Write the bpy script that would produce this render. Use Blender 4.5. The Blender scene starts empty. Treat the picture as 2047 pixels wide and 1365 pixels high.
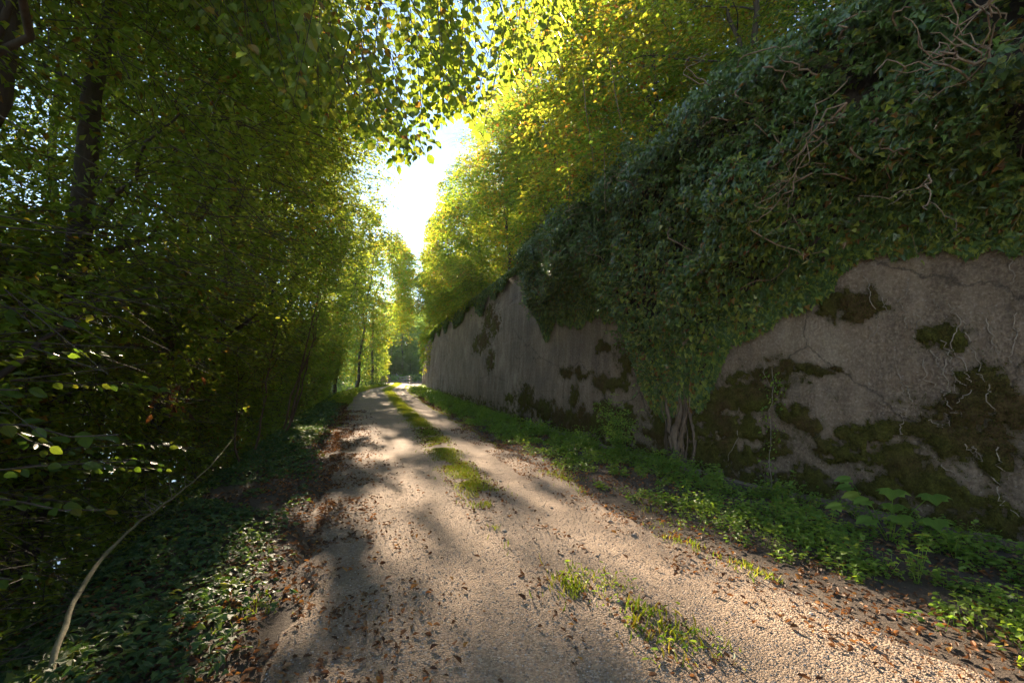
import bpy, math
import numpy as np
from mathutils import Vector

# ------------------------------------------------------------------ camera, sky, sun, exposure
sc = bpy.context.scene
col = sc.collection
CAMZ = 1.6
cam_d = bpy.data.cameras.new("camera")
cam = bpy.data.objects.new("camera", cam_d)
col.objects.link(cam)
cam_d.sensor_width = 36.0
cam_d.lens = 16.0
cam_d.clip_start = 0.05
cam_d.clip_end = 3000
cam.location = (0, 0, CAMZ)
cam.rotation_euler = (math.radians(90 + 4.4), 0, math.radians(-14.4))
sc.camera = cam

SUN_EL, SUN_AZ = 20.9, -4.12          # azimuth measured from +Y towards +X
world = bpy.data.worlds.new("World")
sc.world = world
world.use_nodes = True
wn = world.node_tree
bg = wn.nodes["Background"]
sky = wn.nodes.new("ShaderNodeTexSky")
sky.sky_type = 'NISHITA'
sky.sun_disc = False
sky.sun_elevation = math.radians(SUN_EL)
sky.sun_rotation = math.radians(SUN_AZ)
sky.air_density = 0.75
sky.dust_density = 0.0
sky.ozone_density = 1.3
tint = wn.nodes.new("ShaderNodeMix")          # warm white balance of the photograph
tint.data_type = 'RGBA'
tint.blend_type = 'MULTIPLY'
tint.inputs[0].default_value = 1.0
tint.inputs[7].default_value = (1.0, 0.90, 0.80, 1)
wn.links.new(sky.outputs[0], tint.inputs[6])
wn.links.new(tint.outputs[2], bg.inputs[0])
bg.inputs[1].default_value = 0.11

sun_d = bpy.data.lights.new("sun", 'SUN')
sun_d.energy = 5.0
sun_d.angle = math.radians(0.53)
sun_d.color = (1.0, 0.80, 0.58)
sun = bpy.data.objects.new("sun", sun_d)
col.objects.link(sun)
sdir = Vector((math.sin(math.radians(SUN_AZ)) * math.cos(math.radians(SUN_EL)),
               math.cos(math.radians(SUN_AZ)) * math.cos(math.radians(SUN_EL)),
               math.sin(math.radians(SUN_EL))))
sun.rotation_euler = sdir.to_track_quat('Z', 'Y').to_euler()

sc.view_settings.view_transform = 'Standard'
sc.view_settings.look = 'None'
sc.view_settings.gamma = 1.0
sc.view_settings.exposure = 2.5
sc.view_settings.use_curve_mapping = False
sc.cycles.max_bounces = 12
sc.cycles.diffuse_bounces = 9
sc.cycles.glossy_bounces = 2
sc.cycles.transmission_bounces = 4
sc.cycles.volume_bounces = 0
sc.cycles.sample_clamp_indirect = 12
sc.cycles.use_adaptive_sampling = True
sc.cycles.adaptive_threshold = 0.02
sc.cycles.use_denoising = True

SUNV = np.array(sdir)
RNG = np.random.default_rng(7)


# ------------------------------------------------------------------ numpy helpers
def unit(v):
    return v / np.maximum(np.linalg.norm(v, axis=-1, keepdims=True), 1e-9)


_H = np.random.default_rng(99).random(65536).astype(np.float32)


def _hash(i, j, k):
    return _H[((i * 73856093) ^ (j * 19349663) ^ (k * 83492791)) & 65535]


def noise(x, y, z=0.0):
    """smooth value noise in 0..1"""
    x, y, z = np.broadcast_arrays(np.asarray(x, float), np.asarray(y, float), np.asarray(z, float))
    i, j, k = np.floor(x).astype(np.int64), np.floor(y).astype(np.int64), np.floor(z).astype(np.int64)
    u, v, w = x - i, y - j, z - k
    u, v, w = u * u * (3 - 2 * u), v * v * (3 - 2 * v), w * w * (3 - 2 * w)
    r = 0
    for a in (0, 1):
        for b in (0, 1):
            for c in (0, 1):
                r = r + _hash(i + a, j + b, k + c) * (u if a else 1 - u) * (v if b else 1 - v) * (w if c else 1 - w)
    return r


def fbm(x, y, z=0.0, o=4):
    r, a, s = 0, 0.5, 0
    x, y, z = np.asarray(x, float), np.asarray(y, float), np.asarray(z, float)
    for q in range(o):
        r = r + a * noise(x * 2 ** q + 13.7 * q, y * 2 ** q + 5.1 * q, z * 2 ** q + 9.3 * q)
        s += a
        a *= .5
    return r / s


def sstep(a, b, x):
    t = np.clip((x - a) / (b - a), 0, 1)
    return t * t * (3 - 2 * t)


# ------------------------------------------------------------------ scene tables
def Lf(y): return np.interp(y, [-8, 0, 2.7, 6.5, 16, 33, 40, 48, 57, 70, 110, 130], [-.2, -.4, -.55, -.85, -1.8, -2.9, -3.0, -2.4, -1.1, -.8, -.4, 0])
def Rf(y): return np.interp(y, [-8, 1.8, 2.8, 4.4, 7.1, 12.4, 31, 40, 50, 60, 70, 110, 130], [3.3, 3.05, 2.85, 2.61, 2.48, 2.16, 1.6, 1.25, 1.1, 1.5, 2.0, 1.6, 2.0])
def Cf(y): return np.interp(y, [-8, 2.3, 3.1, 7, 14, 32, 45, 57, 70, 110], [1.7, 1.42, 1.38, 1.05, .88, .0, -.7, 0, .5, .4])
def Bf(y): return np.interp(y, [-8, 3, 4.5, 7.4, 14, 27, 40, 50, 60, 130], [-1.4, -1.75, -2.05, -2.45, -3.0, -3.9, -4.6, -4.4, -3.2, -3.0])
YW = [-8, 2.94, 4.26, 6.54, 9.98, 12.46, 17.9, 31, 42, 52, 62]
XW = [6.5, 5.5, 5.2, 4.84, 4.47, 4.32, 4.1, 3.62, 3.15, 2.9, 3.6]
def Wf(y): return np.interp(y, YW, XW)
def Wtop(y): return np.interp(y, [-8, 14, 23, 36, 48, 54, 62], [5.7, 5.5, 5.6, 5.7, 5.4, 3.5, 1.2])


def ground_z(x, y):
    x, y = np.asarray(x, float), np.asarray(y, float)
    rise = .47 * sstep(22, 60, y)
    b = Bf(y)
    dl = np.maximum(b - x, 0)
    drop = -6.5 * (1 - np.exp(-(dl / 5.2) ** 1.5)) - np.minimum(dl, .4) * .3
    z = rise + drop
    vr = np.clip((x - Rf(y)) / 1.5, 0, 1)
    z = z + .06 * vr
    lr = np.clip((Lf(y) - x) / 1.0, 0, 1)
    z = z + .03 * lr + np.where(dl > .3, .25, .04) * (fbm(x * .8, y * .8) - .5)
    # ground behind the wall: steep hillside
    dw = x - (Wf(y) + .45)
    hill = Wtop(y) - .2 + np.clip(dw, 0, 60) * .62 + 1.0 * (fbm(x * .3, y * .3, 3) - .5)
    z = np.where((dw > 0) & (y < 60), np.maximum(hill, z), z)
    # the far side: wooded slopes closing the view
    far = sstep(95, 190, y) * 14 * (.6 + .4 * sstep(-50, 20, x)) * sstep(-70, 10, x)
    far2 = sstep(60, 90, y) * np.clip(x - 8, 0, 60) * .5
    z = z + far + far2 + np.where(y > 90, 1.5 * (fbm(x * .05, y * .05) - .5), 0)
    return z


# ------------------------------------------------------------------ materials
def new_mat(name):
    m = bpy.data.materials.new(name)
    m.use_nodes = True
    nt = m.node_tree
    return m, nt, nt.nodes["Principled BSDF"], nt.nodes["Material Output"]


def ramp(nt, stops, fac=None, interp='LINEAR'):
    r = nt.nodes.new("ShaderNodeValToRGB")
    r.color_ramp.interpolation = interp
    el = r.color_ramp.elements
    while len(el) < len(stops):
        el.new(.5)
    for e, (p, c) in zip(el, stops):
        e.position = p
        e.color = (*c, 1)
    if fac is not None:
        nt.links.new(fac, r.inputs[0])
    return r


def mathn(nt, op, a, b=None, clamp=False):
    n = nt.nodes.new("ShaderNodeMath")
    n.operation = op
    n.use_clamp = clamp
    for i, v in enumerate((a, b)):
        if v is None:
            continue
        if isinstance(v, (int, float)):
            n.inputs[i].default_value = v
        else:
            nt.links.new(v, n.inputs[i])
    return n.outputs[0]


def noisen(nt, scale, detail=4, rough=.6, vec=None):
    n = nt.nodes.new("ShaderNodeTexNoise")
    n.inputs["Scale"].default_value = scale
    n.inputs["Detail"].default_value = detail
    n.inputs["Roughness"].default_value = rough
    if vec is not None:
        nt.links.new(vec, n.inputs["Vector"])
    return n


def objcoord(nt, scale=(1, 1, 1)):
    t = nt.nodes.new("ShaderNodeTexCoord")
    m = nt.nodes.new("ShaderNodeMapping")
    m.inputs["Scale"].default_value = scale
    nt.links.new(t.outputs["Object"], m.inputs["Vector"])
    return m.outputs["Vector"]


def mixc(nt, fac, a, b, blend='MIX'):
    n = nt.nodes.new("ShaderNodeMix")
    n.data_type = 'RGBA'
    n.blend_type = blend
    for s, v in ((n.inputs[0], fac), (n.inputs[6], a), (n.inputs[7], b)):
        if isinstance(v, (int, float)):
            s.default_value = v
        elif isinstance(v, tuple):
            s.default_value = (*v, 1)
        else:
            nt.links.new(v, s)
    return n.outputs[2]


def leaf_mat(name, stops, tstops, trans=.5, rough=.45, spec=.4, veins=False):
    m, nt, bs, out = new_mat(name)
    at = nt.nodes.new("ShaderNodeAttribute")
    at.attribute_name = "rnd"
    oi = nt.nodes.new("ShaderNodeObjectInfo")
    f = mathn(nt, 'FRACT', mathn(nt, 'ADD', at.outputs["Fac"], oi.outputs["Random"]))
    c = ramp(nt, stops, f).outputs[0]
    t = ramp(nt, tstops, f).outputs[0]
    if veins:
        uv = nt.nodes.new("ShaderNodeUVMap")
        sp = nt.nodes.new("ShaderNodeSeparateXYZ")
        nt.links.new(uv.outputs[0], sp.inputs[0])
        ax = mathn(nt, 'ABSOLUTE', mathn(nt, 'SUBTRACT', sp.outputs[0], .5))
        mid = mathn(nt, 'LESS_THAN', ax, .025)
        ph = mathn(nt, 'SUBTRACT', mathn(nt, 'MULTIPLY', sp.outputs[1], 11.0), mathn(nt, 'MULTIPLY', ax, 7.0))
        lat = mathn(nt, 'LESS_THAN', mathn(nt, 'FRACT', ph), .16)
        v = mathn(nt, 'MULTIPLY', mathn(nt, 'MAXIMUM', mid, lat), .45)
        c = mixc(nt, v, c, (.12, .19, .06))
        t = mixc(nt, v, t, (.06, .10, .01))
        bmp = nt.nodes.new("ShaderNodeBump")
        bmp.inputs["Strength"].default_value = .5
        bmp.inputs["Distance"].default_value = .004
        nt.links.new(mathn(nt, 'MULTIPLY', mathn(nt, 'PINGPONG', ph, .5), 1.0), bmp.inputs["Height"])
        nt.links.new(bmp.outputs[0], bs.inputs["Normal"])
    nt.links.new(c, bs.inputs["Base Color"])
    bs.inputs["Roughness"].default_value = rough
    bs.inputs["Specular IOR Level"].default_value = spec
    tr = nt.nodes.new("ShaderNodeBsdfTranslucent")
    nt.links.new(t, tr.inputs[0])
    mx = nt.nodes.new("ShaderNodeMixShader")
    mx.inputs[0].default_value = trans
    nt.links.new(bs.outputs[0], mx.inputs[1])
    nt.links.new(tr.outputs[0], mx.inputs[2])
    nt.links.new(mx.outputs[0], out.inputs[0])
    return m


M = {}
M['beech'] = leaf_mat("beech_leaf",
    [(0, (.06, .105, .02)), (.45, (.092, .148, .026)), (.93, (.14, .175, .032)), (.98, (.17, .12, .02)), (1, (.14, .07, .02))],
    [(0, (.26, .38, .03)), (.45, (.38, .52, .04)), (.93, (.56, .57, .05)), (.96, (.5, .32, .03)), (1, (.35, .14, .03))], .52, .42, .4)
M['beech_big'] = leaf_mat("beech_leaf_veined",
    [(0, (.035, .080, .016)), (.5, (.05, .105, .02)), (.97, (.09, .14, .025)), (1, (.17, .13, .02))],
    [(0, (.16, .32, .02)), (.5, (.26, .42, .025)), (.95, (.38, .48, .03)), (1, (.5, .36, .03))], .52, .36, .5, veins=True)
M['ash'] = leaf_mat("yellowing_leaf",
    [(0, (.045, .095, .016)), (.5, (.085, .135, .02)), (.85, (.14, .15, .02)), (.95, (.22, .13, .02)), (1, (.2, .08, .02))],
    [(0, (.28, .48, .04)), (.5, (.52, .66, .05)), (.85, (.80, .72, .05)), (.95, (.75, .45, .04)), (1, (.55, .22, .04))], .55, .5, .3)
M['far_leaf'] = leaf_mat("far_leaf",
    [(0, (.04, .08, .03)), (.6, (.07, .115, .035)), (1, (.11, .14, .035))],
    [(0, (.2, .38, .08)), (.6, (.34, .52, .09)), (1, (.5, .58, .08))], .45, .5, .3)
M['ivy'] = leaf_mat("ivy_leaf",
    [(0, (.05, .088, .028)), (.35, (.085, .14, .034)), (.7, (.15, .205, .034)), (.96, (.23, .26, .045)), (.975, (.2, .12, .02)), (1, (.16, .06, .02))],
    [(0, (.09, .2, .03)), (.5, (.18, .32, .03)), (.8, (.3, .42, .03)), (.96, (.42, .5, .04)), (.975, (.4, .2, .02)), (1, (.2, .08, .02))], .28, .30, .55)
M['herb'] = leaf_mat("herb_leaf",
    [(0, (.075, .145, .03)), (.5, (.13, .22, .038)), (.9, (.19, .27, .045)), (1, (.24, .26, .045))],
    [(0, (.2, .36, .03)), (.5, (.3, .48, .03)), (.9, (.42, .52, .03)), (1, (.5, .5, .04))], .45, .5, .3)
M['carpet'] = leaf_mat("carpet_leaf",
    [(0, (.04, .08, .038)), (.5, (.065, .115, .045)), (.92, (.11, .155, .045)), (1, (.12, .14, .03))],
    [(0, (.1, .22, .03)), (.5, (.16, .3, .03)), (.92, (.26, .36, .03)), (1, (.4, .4, .04))], .35, .55, .35)
M['grass'] = leaf_mat("grass_blade",
    [(0, (.08, .13, .02)), (.6, (.12, .16, .025)), (1, (.2, .18, .05))],
    [(0, (.35, .5, .03)), (.6, (.5, .58, .04)), (1, (.6, .5, .08))], .5, .5, .3)
M['litter'] = leaf_mat("dead_leaf",
    [(0, (.055, .032, .018)), (.35, (.11, .06, .03)), (.6, (.17, .09, .045)), (.8, (.24, .15, .08)), (.93, (.30, .10, .03)), (1, (.34, .22, .06))],
    [(0, (.08, .03, .01)), (.5, (.2, .08, .02)), (.9, (.4, .16, .03)), (1, (.55, .22, .03))], .25, .6, .3)
M['umbel'] = leaf_mat("flower_cluster",
    [(0, (.16, .19, .04)), (.6, (.22, .22, .05)), (1, (.26, .2, .07))], [(0, (.2, .26, .04)), (1, (.3, .26, .05))], .2, .6, .3)
M['moss_tuft'] = leaf_mat("moss_tuft",
    [(0, (.035, .036, .010)), (.4, (.06, .062, .014)), (.75, (.09, .088, .018)), (1, (.11, .075, .025))],
    [(0, (.06, .09, .01)), (1, (.12, .12, .015))], .2, .85, .1)


def moss_mat():
    m, nt, bs, out = new_mat("moss_cushion")
    v = objcoord(nt)
    n1 = noisen(nt, 7, 5, .7, v)
    n2 = noisen(nt, 48, 5, .85, v)
    f = mathn(nt, 'ADD', mathn(nt, 'MULTIPLY', n1.outputs[0], .35), mathn(nt, 'MULTIPLY', n2.outputs[0], .65))
    c = ramp(nt, [(.34, (.02, .017, .007)), (.48, (.075, .07, .016)), (.58, (.13, .13, .026)), (.7, (.22, .20, .05))], f).outputs[0]
    c2 = ramp(nt, [(.34, (.025, .014, .008)), (.48, (.09, .055, .026)), (.58, (.14, .09, .042)), (.7, (.23, .16, .08))], f).outputs[0]
    br = noisen(nt, 1.3, 3, .5, v)
    c = mixc(nt, ramp(nt, [(.46, (0, 0, 0)), (.6, (.85, .85, .85))], br.outputs[0]).outputs[0], c, c2)
    nt.links.new(c, bs.inputs["Base Color"])
    bs.inputs["Roughness"].default_value = .95
    bs.inputs["Specular IOR Level"].default_value = .1
    b = nt.nodes.new("ShaderNodeBump")
    b.inputs["Strength"].default_value = 1
    b.inputs["Distance"].default_value = .04
    nt.links.new(n2.outputs[0], b.inputs["Height"])
    nt.links.new(b.outputs[0], bs.inputs["Normal"])
    return m


M['moss'] = moss_mat()


def bark_mat(name, c0, c1, scale=6, stretch=.25, bump=.5):
    m, nt, bs, out = new_mat(name)
    v = objcoord(nt, (1, 1, stretch))
    n = noisen(nt, scale * 4, 6, .7, v)
    n2 = noisen(nt, scale * .6, 3, .5, v)
    f = mathn(nt, 'ADD', mathn(nt, 'MULTIPLY', n.outputs[0], .7), mathn(nt, 'MULTIPLY', n2.outputs[0], .3))
    nt.links.new(ramp(nt, [(.3, c0), (.62, c1)], f).outputs[0], bs.inputs["Base Color"])
    bs.inputs["Roughness"].default_value = .85
    b = nt.nodes.new("ShaderNodeBump")
    b.inputs["Strength"].default_value = bump
    b.inputs["Distance"].default_value = .02
    nt.links.new(f, b.inputs["Height"])
    nt.links.new(b.outputs[0], bs.inputs["Normal"])
    return m


M['bark'] = bark_mat("hornbeam_bark", (.035, .026, .020), (.11, .085, .065))
M['gnarl'] = bark_mat("gnarled_ivy_bark", (.035, .022, .014), (.15, .105, .07), 9, .3, 1)
M['bark_red'] = bark_mat("reddish_bark", (.06, .032, .020), (.20, .12, .075))
M['vine'] = bark_mat("ivy_stem_bark", (.09, .055, .035), (.25, .17, .11), 10)
M['root'] = bark_mat("dead_root_bark", (.13, .10, .08), (.30, .25, .20), 14)
M['pole'] = bark_mat("pale_branch_bark", (.16, .13, .07), (.30, .26, .15), 8)
M['wood'] = bark_mat("weathered_timber", (.14, .10, .08), (.34, .27, .22), 8, 1)
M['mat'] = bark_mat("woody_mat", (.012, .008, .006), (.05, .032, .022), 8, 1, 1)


def soil_mat(name):
    m, nt, bs, out = new_mat(name)
    v = objcoord(nt)
    n = noisen(nt, 1.2, 6, .6, v)
    n2 = noisen(nt, 28, 6, .7, v)
    n3 = noisen(nt, 90, 3, .7, v)
    f = mathn(nt, 'ADD', mathn(nt, 'MULTIPLY', n.outputs[0], .35), mathn(nt, 'MULTIPLY', n2.outputs[0], .65))
    c = ramp(nt, [(.3, (.030, .021, .014)), (.5, (.07, .05, .034)), (.7, (.13, .10, .07))], f).outputs[0]
    nt.links.new(c, bs.inputs["Base Color"])
    bs.inputs["Roughness"].default_value = .95
    b = nt.nodes.new("ShaderNodeBump")
    b.inputs["Strength"].default_value = .8
    b.inputs["Distance"].default_value = .03
    nt.links.new(mathn(nt, 'ADD', n2.outputs[0], mathn(nt, 'MULTIPLY', n3.outputs[0], .5)), b.inputs["Height"])
    nt.links.new(b.outputs[0], bs.inputs["Normal"])
    return m


M['soil'] = soil_mat("forest_soil")


def gravel_mat():
    m, nt, bs, out = new_mat("gravel")
    v = objcoord(nt)
    big = noisen(nt, .9, 5, .6, v)
    mid = noisen(nt, 9, 5, .65, v)
    vo = nt.nodes.new("ShaderNodeTexVoronoi")
    vo.inputs["Scale"].default_value = 75
    nt.links.new(v, vo.inputs["Vector"])
    vo2 = nt.nodes.new("ShaderNodeTexVoronoi")
    vo2.inputs["Scale"].default_value = 170
    nt.links.new(v, vo2.inputs["Vector"])
    sep = nt.nodes.new("ShaderNodeSeparateColor")
    nt.links.new(vo.outputs["Color"], sep.inputs[0])
    stones = ramp(nt, [(0, (.17, .115, .075)), (.35, (.29, .205, .138)), (.7, (.39, .285, .192)), (.93, (.48, .375, .27)), (1, (.52, .47, .41))], sep.outputs[0]).outputs[0]
    fines = ramp(nt, [(.3, (.25, .17, .11)), (.7, (.42, .30, .20))], mid.outputs[0]).outputs[0]
    at = nt.nodes.new("ShaderNodeAttribute")
    at.attribute_name = "rut"                       # 1 where wheels packed the fines
    fs = mathn(nt, 'MULTIPLY', mathn(nt, 'SUBTRACT', 1.0, mathn(nt, 'MULTIPLY', at.outputs["Fac"], .6)), .75)
    c = mixc(nt, fs, fines, stones)
    c = mixc(nt, ramp(nt, [(.35, (0, 0, 0)), (.7, (.45, .45, .45))], big.outputs[0]).outputs[0], c, (.155, .12, .088))
    at2 = nt.nodes.new("ShaderNodeAttribute")
    at2.attribute_name = "humus"                    # dark rotten leaves worked into the edges
    hf = mathn(nt, 'MULTIPLY', at2.outputs["Fac"], ramp(nt, [(.3, (.1, .1, .1)), (.65, (.9, .9, .9))], mid.outputs[0]).outputs[0])
    c = mixc(nt, hf, c, (.075, .053, .038))
    nt.links.new(c, bs.inputs["Base Color"])
    bs.inputs["Roughness"].default_value = .9
    b = nt.nodes.new("ShaderNodeBump")
    b.inputs["Strength"].default_value = .9
    b.inputs["Distance"].default_value = .012
    h = mathn(nt, 'ADD', mathn(nt, 'MULTIPLY', vo.outputs["Distance"], -1.0), mathn(nt, 'MULTIPLY', vo2.outputs["Distance"], -.4))
    h = mathn(nt, 'ADD', h, mathn(nt, 'MULTIPLY', mid.outputs[0], .8))
    nt.links.new(h, b.inputs["Height"])
    nt.links.new(b.outputs[0], bs.inputs["Normal"])
    return m


M['gravel'] = gravel_mat()


def stone_mat():
    m, nt, bs, out = new_mat("pebble_stone")
    at = nt.nodes.new("ShaderNodeAttribute")
    at.attribute_name = "rnd"
    oi = nt.nodes.new("ShaderNodeObjectInfo")
    f = mathn(nt, 'FRACT', mathn(nt, 'ADD', at.outputs["Fac"], oi.outputs["Random"]))
    c = ramp(nt, [(0, (.13, .10, .08)), (.4, (.23, .185, .145)), (.8, (.33, .28, .23)), (1, (.45, .41, .36))], f).outputs[0]
    nt.links.new(c, bs.inputs["Base Color"])
    bs.inputs["Roughness"].default_value = .85
    return m


M['stone'] = stone_mat()


def concrete_mat():
    m, nt, bs, out = new_mat("old_concrete")
    v = objcoord(nt)
    vs = objcoord(nt, (1, 1, .12))          # vertical runs
    vh = objcoord(nt, (.3, .3, 7))          # board marks
    big = noisen(nt, .8, 6, .65, v)
    fine = noisen(nt, 30, 6, .75, v)
    agg = nt.nodes.new("ShaderNodeTexVoronoi")
    agg.inputs["Scale"].default_value = 42
    nt.links.new(v, agg.inputs["Vector"])
    run = noisen(nt, 4.5, 5, .65, vs)
    brd = noisen(nt, 1.5, 2, .5, vh)
    c = ramp(nt, [(.32, (.075, .046, .030)), (.45, (.165, .112, .075)), (.56, (.26, .185, .13)), (.68, (.44, .35, .265))], big.outputs[0]).outputs[0]
    c = mixc(nt, .55, c, ramp(nt, [(.34, (.05, .036, .026)), (.5, (.18, .134, .10)), (.66, (.40, .325, .26))], fine.outputs[0]).outputs[0])
    c = mixc(nt, ramp(nt, [(.5, (0, 0, 0)), (.70, (.32, .32, .32))], run.outputs[0]).outputs[0], c, (.40, .32, .24))
    c = mixc(nt, ramp(nt, [(.28, (.4, .4, .4)), (.45, (0, 0, 0))], run.outputs[0]).outputs[0], c, (.07, .056, .045))
    sa = nt.nodes.new("ShaderNodeAttribute")
    sa.attribute_name = "stain"
    c = mixc(nt, mathn(nt, 'MULTIPLY', sa.outputs["Fac"], ramp(nt, [(.3, (.15, .15, .15)), (.6, (.95, .95, .95))], fine.outputs[0]).outputs[0]), c, (.062, .052, .022))
    rust = noisen(nt, 2.2, 4, .6, v)
    c = mixc(nt, ramp(nt, [(.55, (0, 0, 0)), (.75, (.55, .55, .55))], rust.outputs[0]).outputs[0], c, (.16, .095, .055))
    sep = nt.nodes.new("ShaderNodeSeparateColor")
    nt.links.new(agg.outputs["Color"], sep.inputs[0])
    spk = mathn(nt, 'MULTIPLY', mathn(nt, 'GREATER_THAN', sep.outputs[0], .97), mathn(nt, 'LESS_THAN', agg.outputs["Distance"], .42))
    c = mixc(nt, mathn(nt, 'MULTIPLY', spk, .4), c, (.36, .32, .28))
    nt.links.new(c, bs.inputs["Base Color"])
    bs.inputs["Roughness"].default_value = .88
    b = nt.nodes.new("ShaderNodeBump")
    ck = nt.nodes.new("ShaderNodeTexVoronoi")
    ck.feature = 'DISTANCE_TO_EDGE'
    ck.inputs["Scale"].default_value = .55
    wv = mixc(nt, .22, v, noisen(nt, 2.5, 5, .7, v).outputs["Color"])
    nt.links.new(wv, ck.inputs["Vector"])
    crack = ramp(nt, [(0, (1, 1, 1)), (.006, (0, 0, 0))], ck.outputs["Distance"]).outputs[0]
    c = mixc(nt, mathn(nt, 'MULTIPLY', crack, .7), c, (.02, .015, .012))
    nt.links.new(c, bs.inputs["Base Color"])
    b.inputs["Strength"].default_value = .9
    b.inputs["Distance"].default_value = .04
    h = mathn(nt, 'ADD', fine.outputs[0], mathn(nt, 'MULTIPLY', brd.outputs[0], .5))
    h = mathn(nt, 'ADD', h, mathn(nt, 'MULTIPLY', agg.outputs["Distance"], -.25))
    nt.links.new(h, b.inputs["Height"])
    nt.links.new(b.outputs[0], bs.inputs["Normal"])
    return m


M['concrete'] = concrete_mat()
mw, nt_, bs_, _ = new_mat("river_water")
bs_.inputs["Base Color"].default_value = (.03, .05, .045, 1)
bs_.inputs["Roughness"].default_value = .08
_b = nt_.nodes.new("ShaderNodeBump")
_b.inputs["Strength"].default_value = .4
nt_.links.new(noisen(nt_, 1.5, 4, .6, objcoord(nt_)).outputs[0], _b.inputs["Height"])
nt_.links.new(_b.outputs[0], bs_.inputs["Normal"])
M['water'] = mw
ms, nt_, bs_, o_ = new_mat("sun_glow")
em = nt_.nodes.new("ShaderNodeEmission")
em.inputs[0].default_value = (1, .93, .8, 1)
em.inputs[1].default_value = 120
_tr = nt_.nodes.new("ShaderNodeBsdfTransparent")      # glowing gas, lets the lamp's light through
_ad = nt_.nodes.new("ShaderNodeAddShader")
nt_.links.new(em.outputs[0], _ad.inputs[0])
nt_.links.new(_tr.outputs[0], _ad.inputs[1])
nt_.links.new(_ad.outputs[0], o_.inputs[0])
M['sun'] = ms


# ------------------------------------------------------------------ object helpers
def tag(o, label=None, cat=None, group=None, kind=None):
    if label: o['label'] = label
    if cat: o['category'] = cat
    if group: o['group'] = group
    if kind: o['kind'] = kind
    return o


def empty(name, loc=(0, 0, 0)):
    o = bpy.data.objects.new(name, None)
    o.location = loc
    o.empty_display_size = .1
    col.objects.link(o)
    return o


def link(name, me, parent=None, loc=None):
    o = bpy.data.objects.new(name, me)
    col.objects.link(o)
    if parent is not None:
        o.parent = parent
    if loc is not None:
        o.location = loc
    return o


def make_mesh(name, V, F, mat, smooth=False, rnd=None, uv=None, attrs=None):
    """V (n,3); F (m,k) integer array of equal-sized faces"""
    me = bpy.data.meshes.new(name)
    V = np.ascontiguousarray(V, dtype=np.float32)
    F = np.ascontiguousarray(F, dtype=np.int32)
    m, k = F.shape
    me.vertices.add(len(V))
    me.vertices.foreach_set("co", V.ravel())
    me.loops.add(m * k)
    me.loops.foreach_set("vertex_index", F.ravel())
    me.polygons.add(m)
    me.polygons.foreach_set("loop_start", np.arange(0, m * k, k, dtype=np.int32))
    if smooth:
        me.polygons.foreach_set("use_smooth", np.ones(m, dtype=bool))
    else:
        me.polygons.foreach_set("use_smooth", np.zeros(m, dtype=bool))
    if rnd is not None:
        a = me.attributes.new("rnd", 'FLOAT', 'POINT')
        a.data.foreach_set("value", np.ascontiguousarray(rnd, dtype=np.float32))
    for k_, v_ in (attrs or {}).items():
        a = me.attributes.new(k_, 'FLOAT', 'POINT')
        a.data.foreach_set("value", np.ascontiguousarray(v_, dtype=np.float32))
    if uv is not None:
        l = me.uv_layers.new(name="UVMap")
        l.data.foreach_set("uv", np.ascontiguousarray(uv, dtype=np.float32).ravel())
    me.materials.append(mat)
    me.update(calc_edges=True)
    return me


# leaf outlines: (along, side, up) and faces
SH = {
    'tri2': (np.array([(0, 0, 0), (.45, .5, .12), (1, 0, -.1), (.45, -.5, .12)]), [(0, 2, 1), (0, 3, 2)]),
    'ovate': (np.array([(0, 0, 0), (.22, .40, .10), (.62, .42, .06), (1, 0, -.16), (.62, -.42, .06), (.22, -.40, .10)]), [(0, 3, 2, 1), (0, 5, 4, 3)]),
    'ivy': (np.array([(0, 0, 0), (-.12, .38, .02), (.22, .52, -.04), (.42, .28, .05), (1, 0, -.14), (.42, -.28, .05), (.22, -.52, -.04), (-.12, -.38, .02)]),
            [(0, 4, 3, 2, 1), (0, 7, 6, 5, 4)]),
    'palm': (np.array([(0, 0, 0), (-.16, .16, .03), (-.1, .36, 0), (.12, .40, .06), (.26, .58, -.06), (.46, .38, .05), (.62, .40, -.02), (.72, .20, .0), (1, 0, -.12),
                       (.72, -.20, .0), (.62, -.40, -.02), (.46, -.38, .05), (.26, -.58, -.06), (.12, -.40, .06), (-.1, -.36, 0), (-.16, -.16, .03)]),
             [(0, 8, 7, 6, 5, 4, 3, 2, 1), (0, 15, 14, 13, 12, 11, 10, 9, 8)]),
    'blade': (np.array([(0, .5, 0), (.5, .38, .08), (1, 0, -.1), (.5, -.38, .08), (0, -.5, 0)]), [(0, 1, 2), (0, 2, 4), (4, 2, 3)]),
    'curl': (np.array([(0, 0, 0), (.3, .45, .35), (.75, .35, .28), (1, 0, .25), (.75, -.35, .3), (.3, -.42, .3)]), [(0, 3, 2, 1), (0, 5, 4, 3)]),
}


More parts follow.
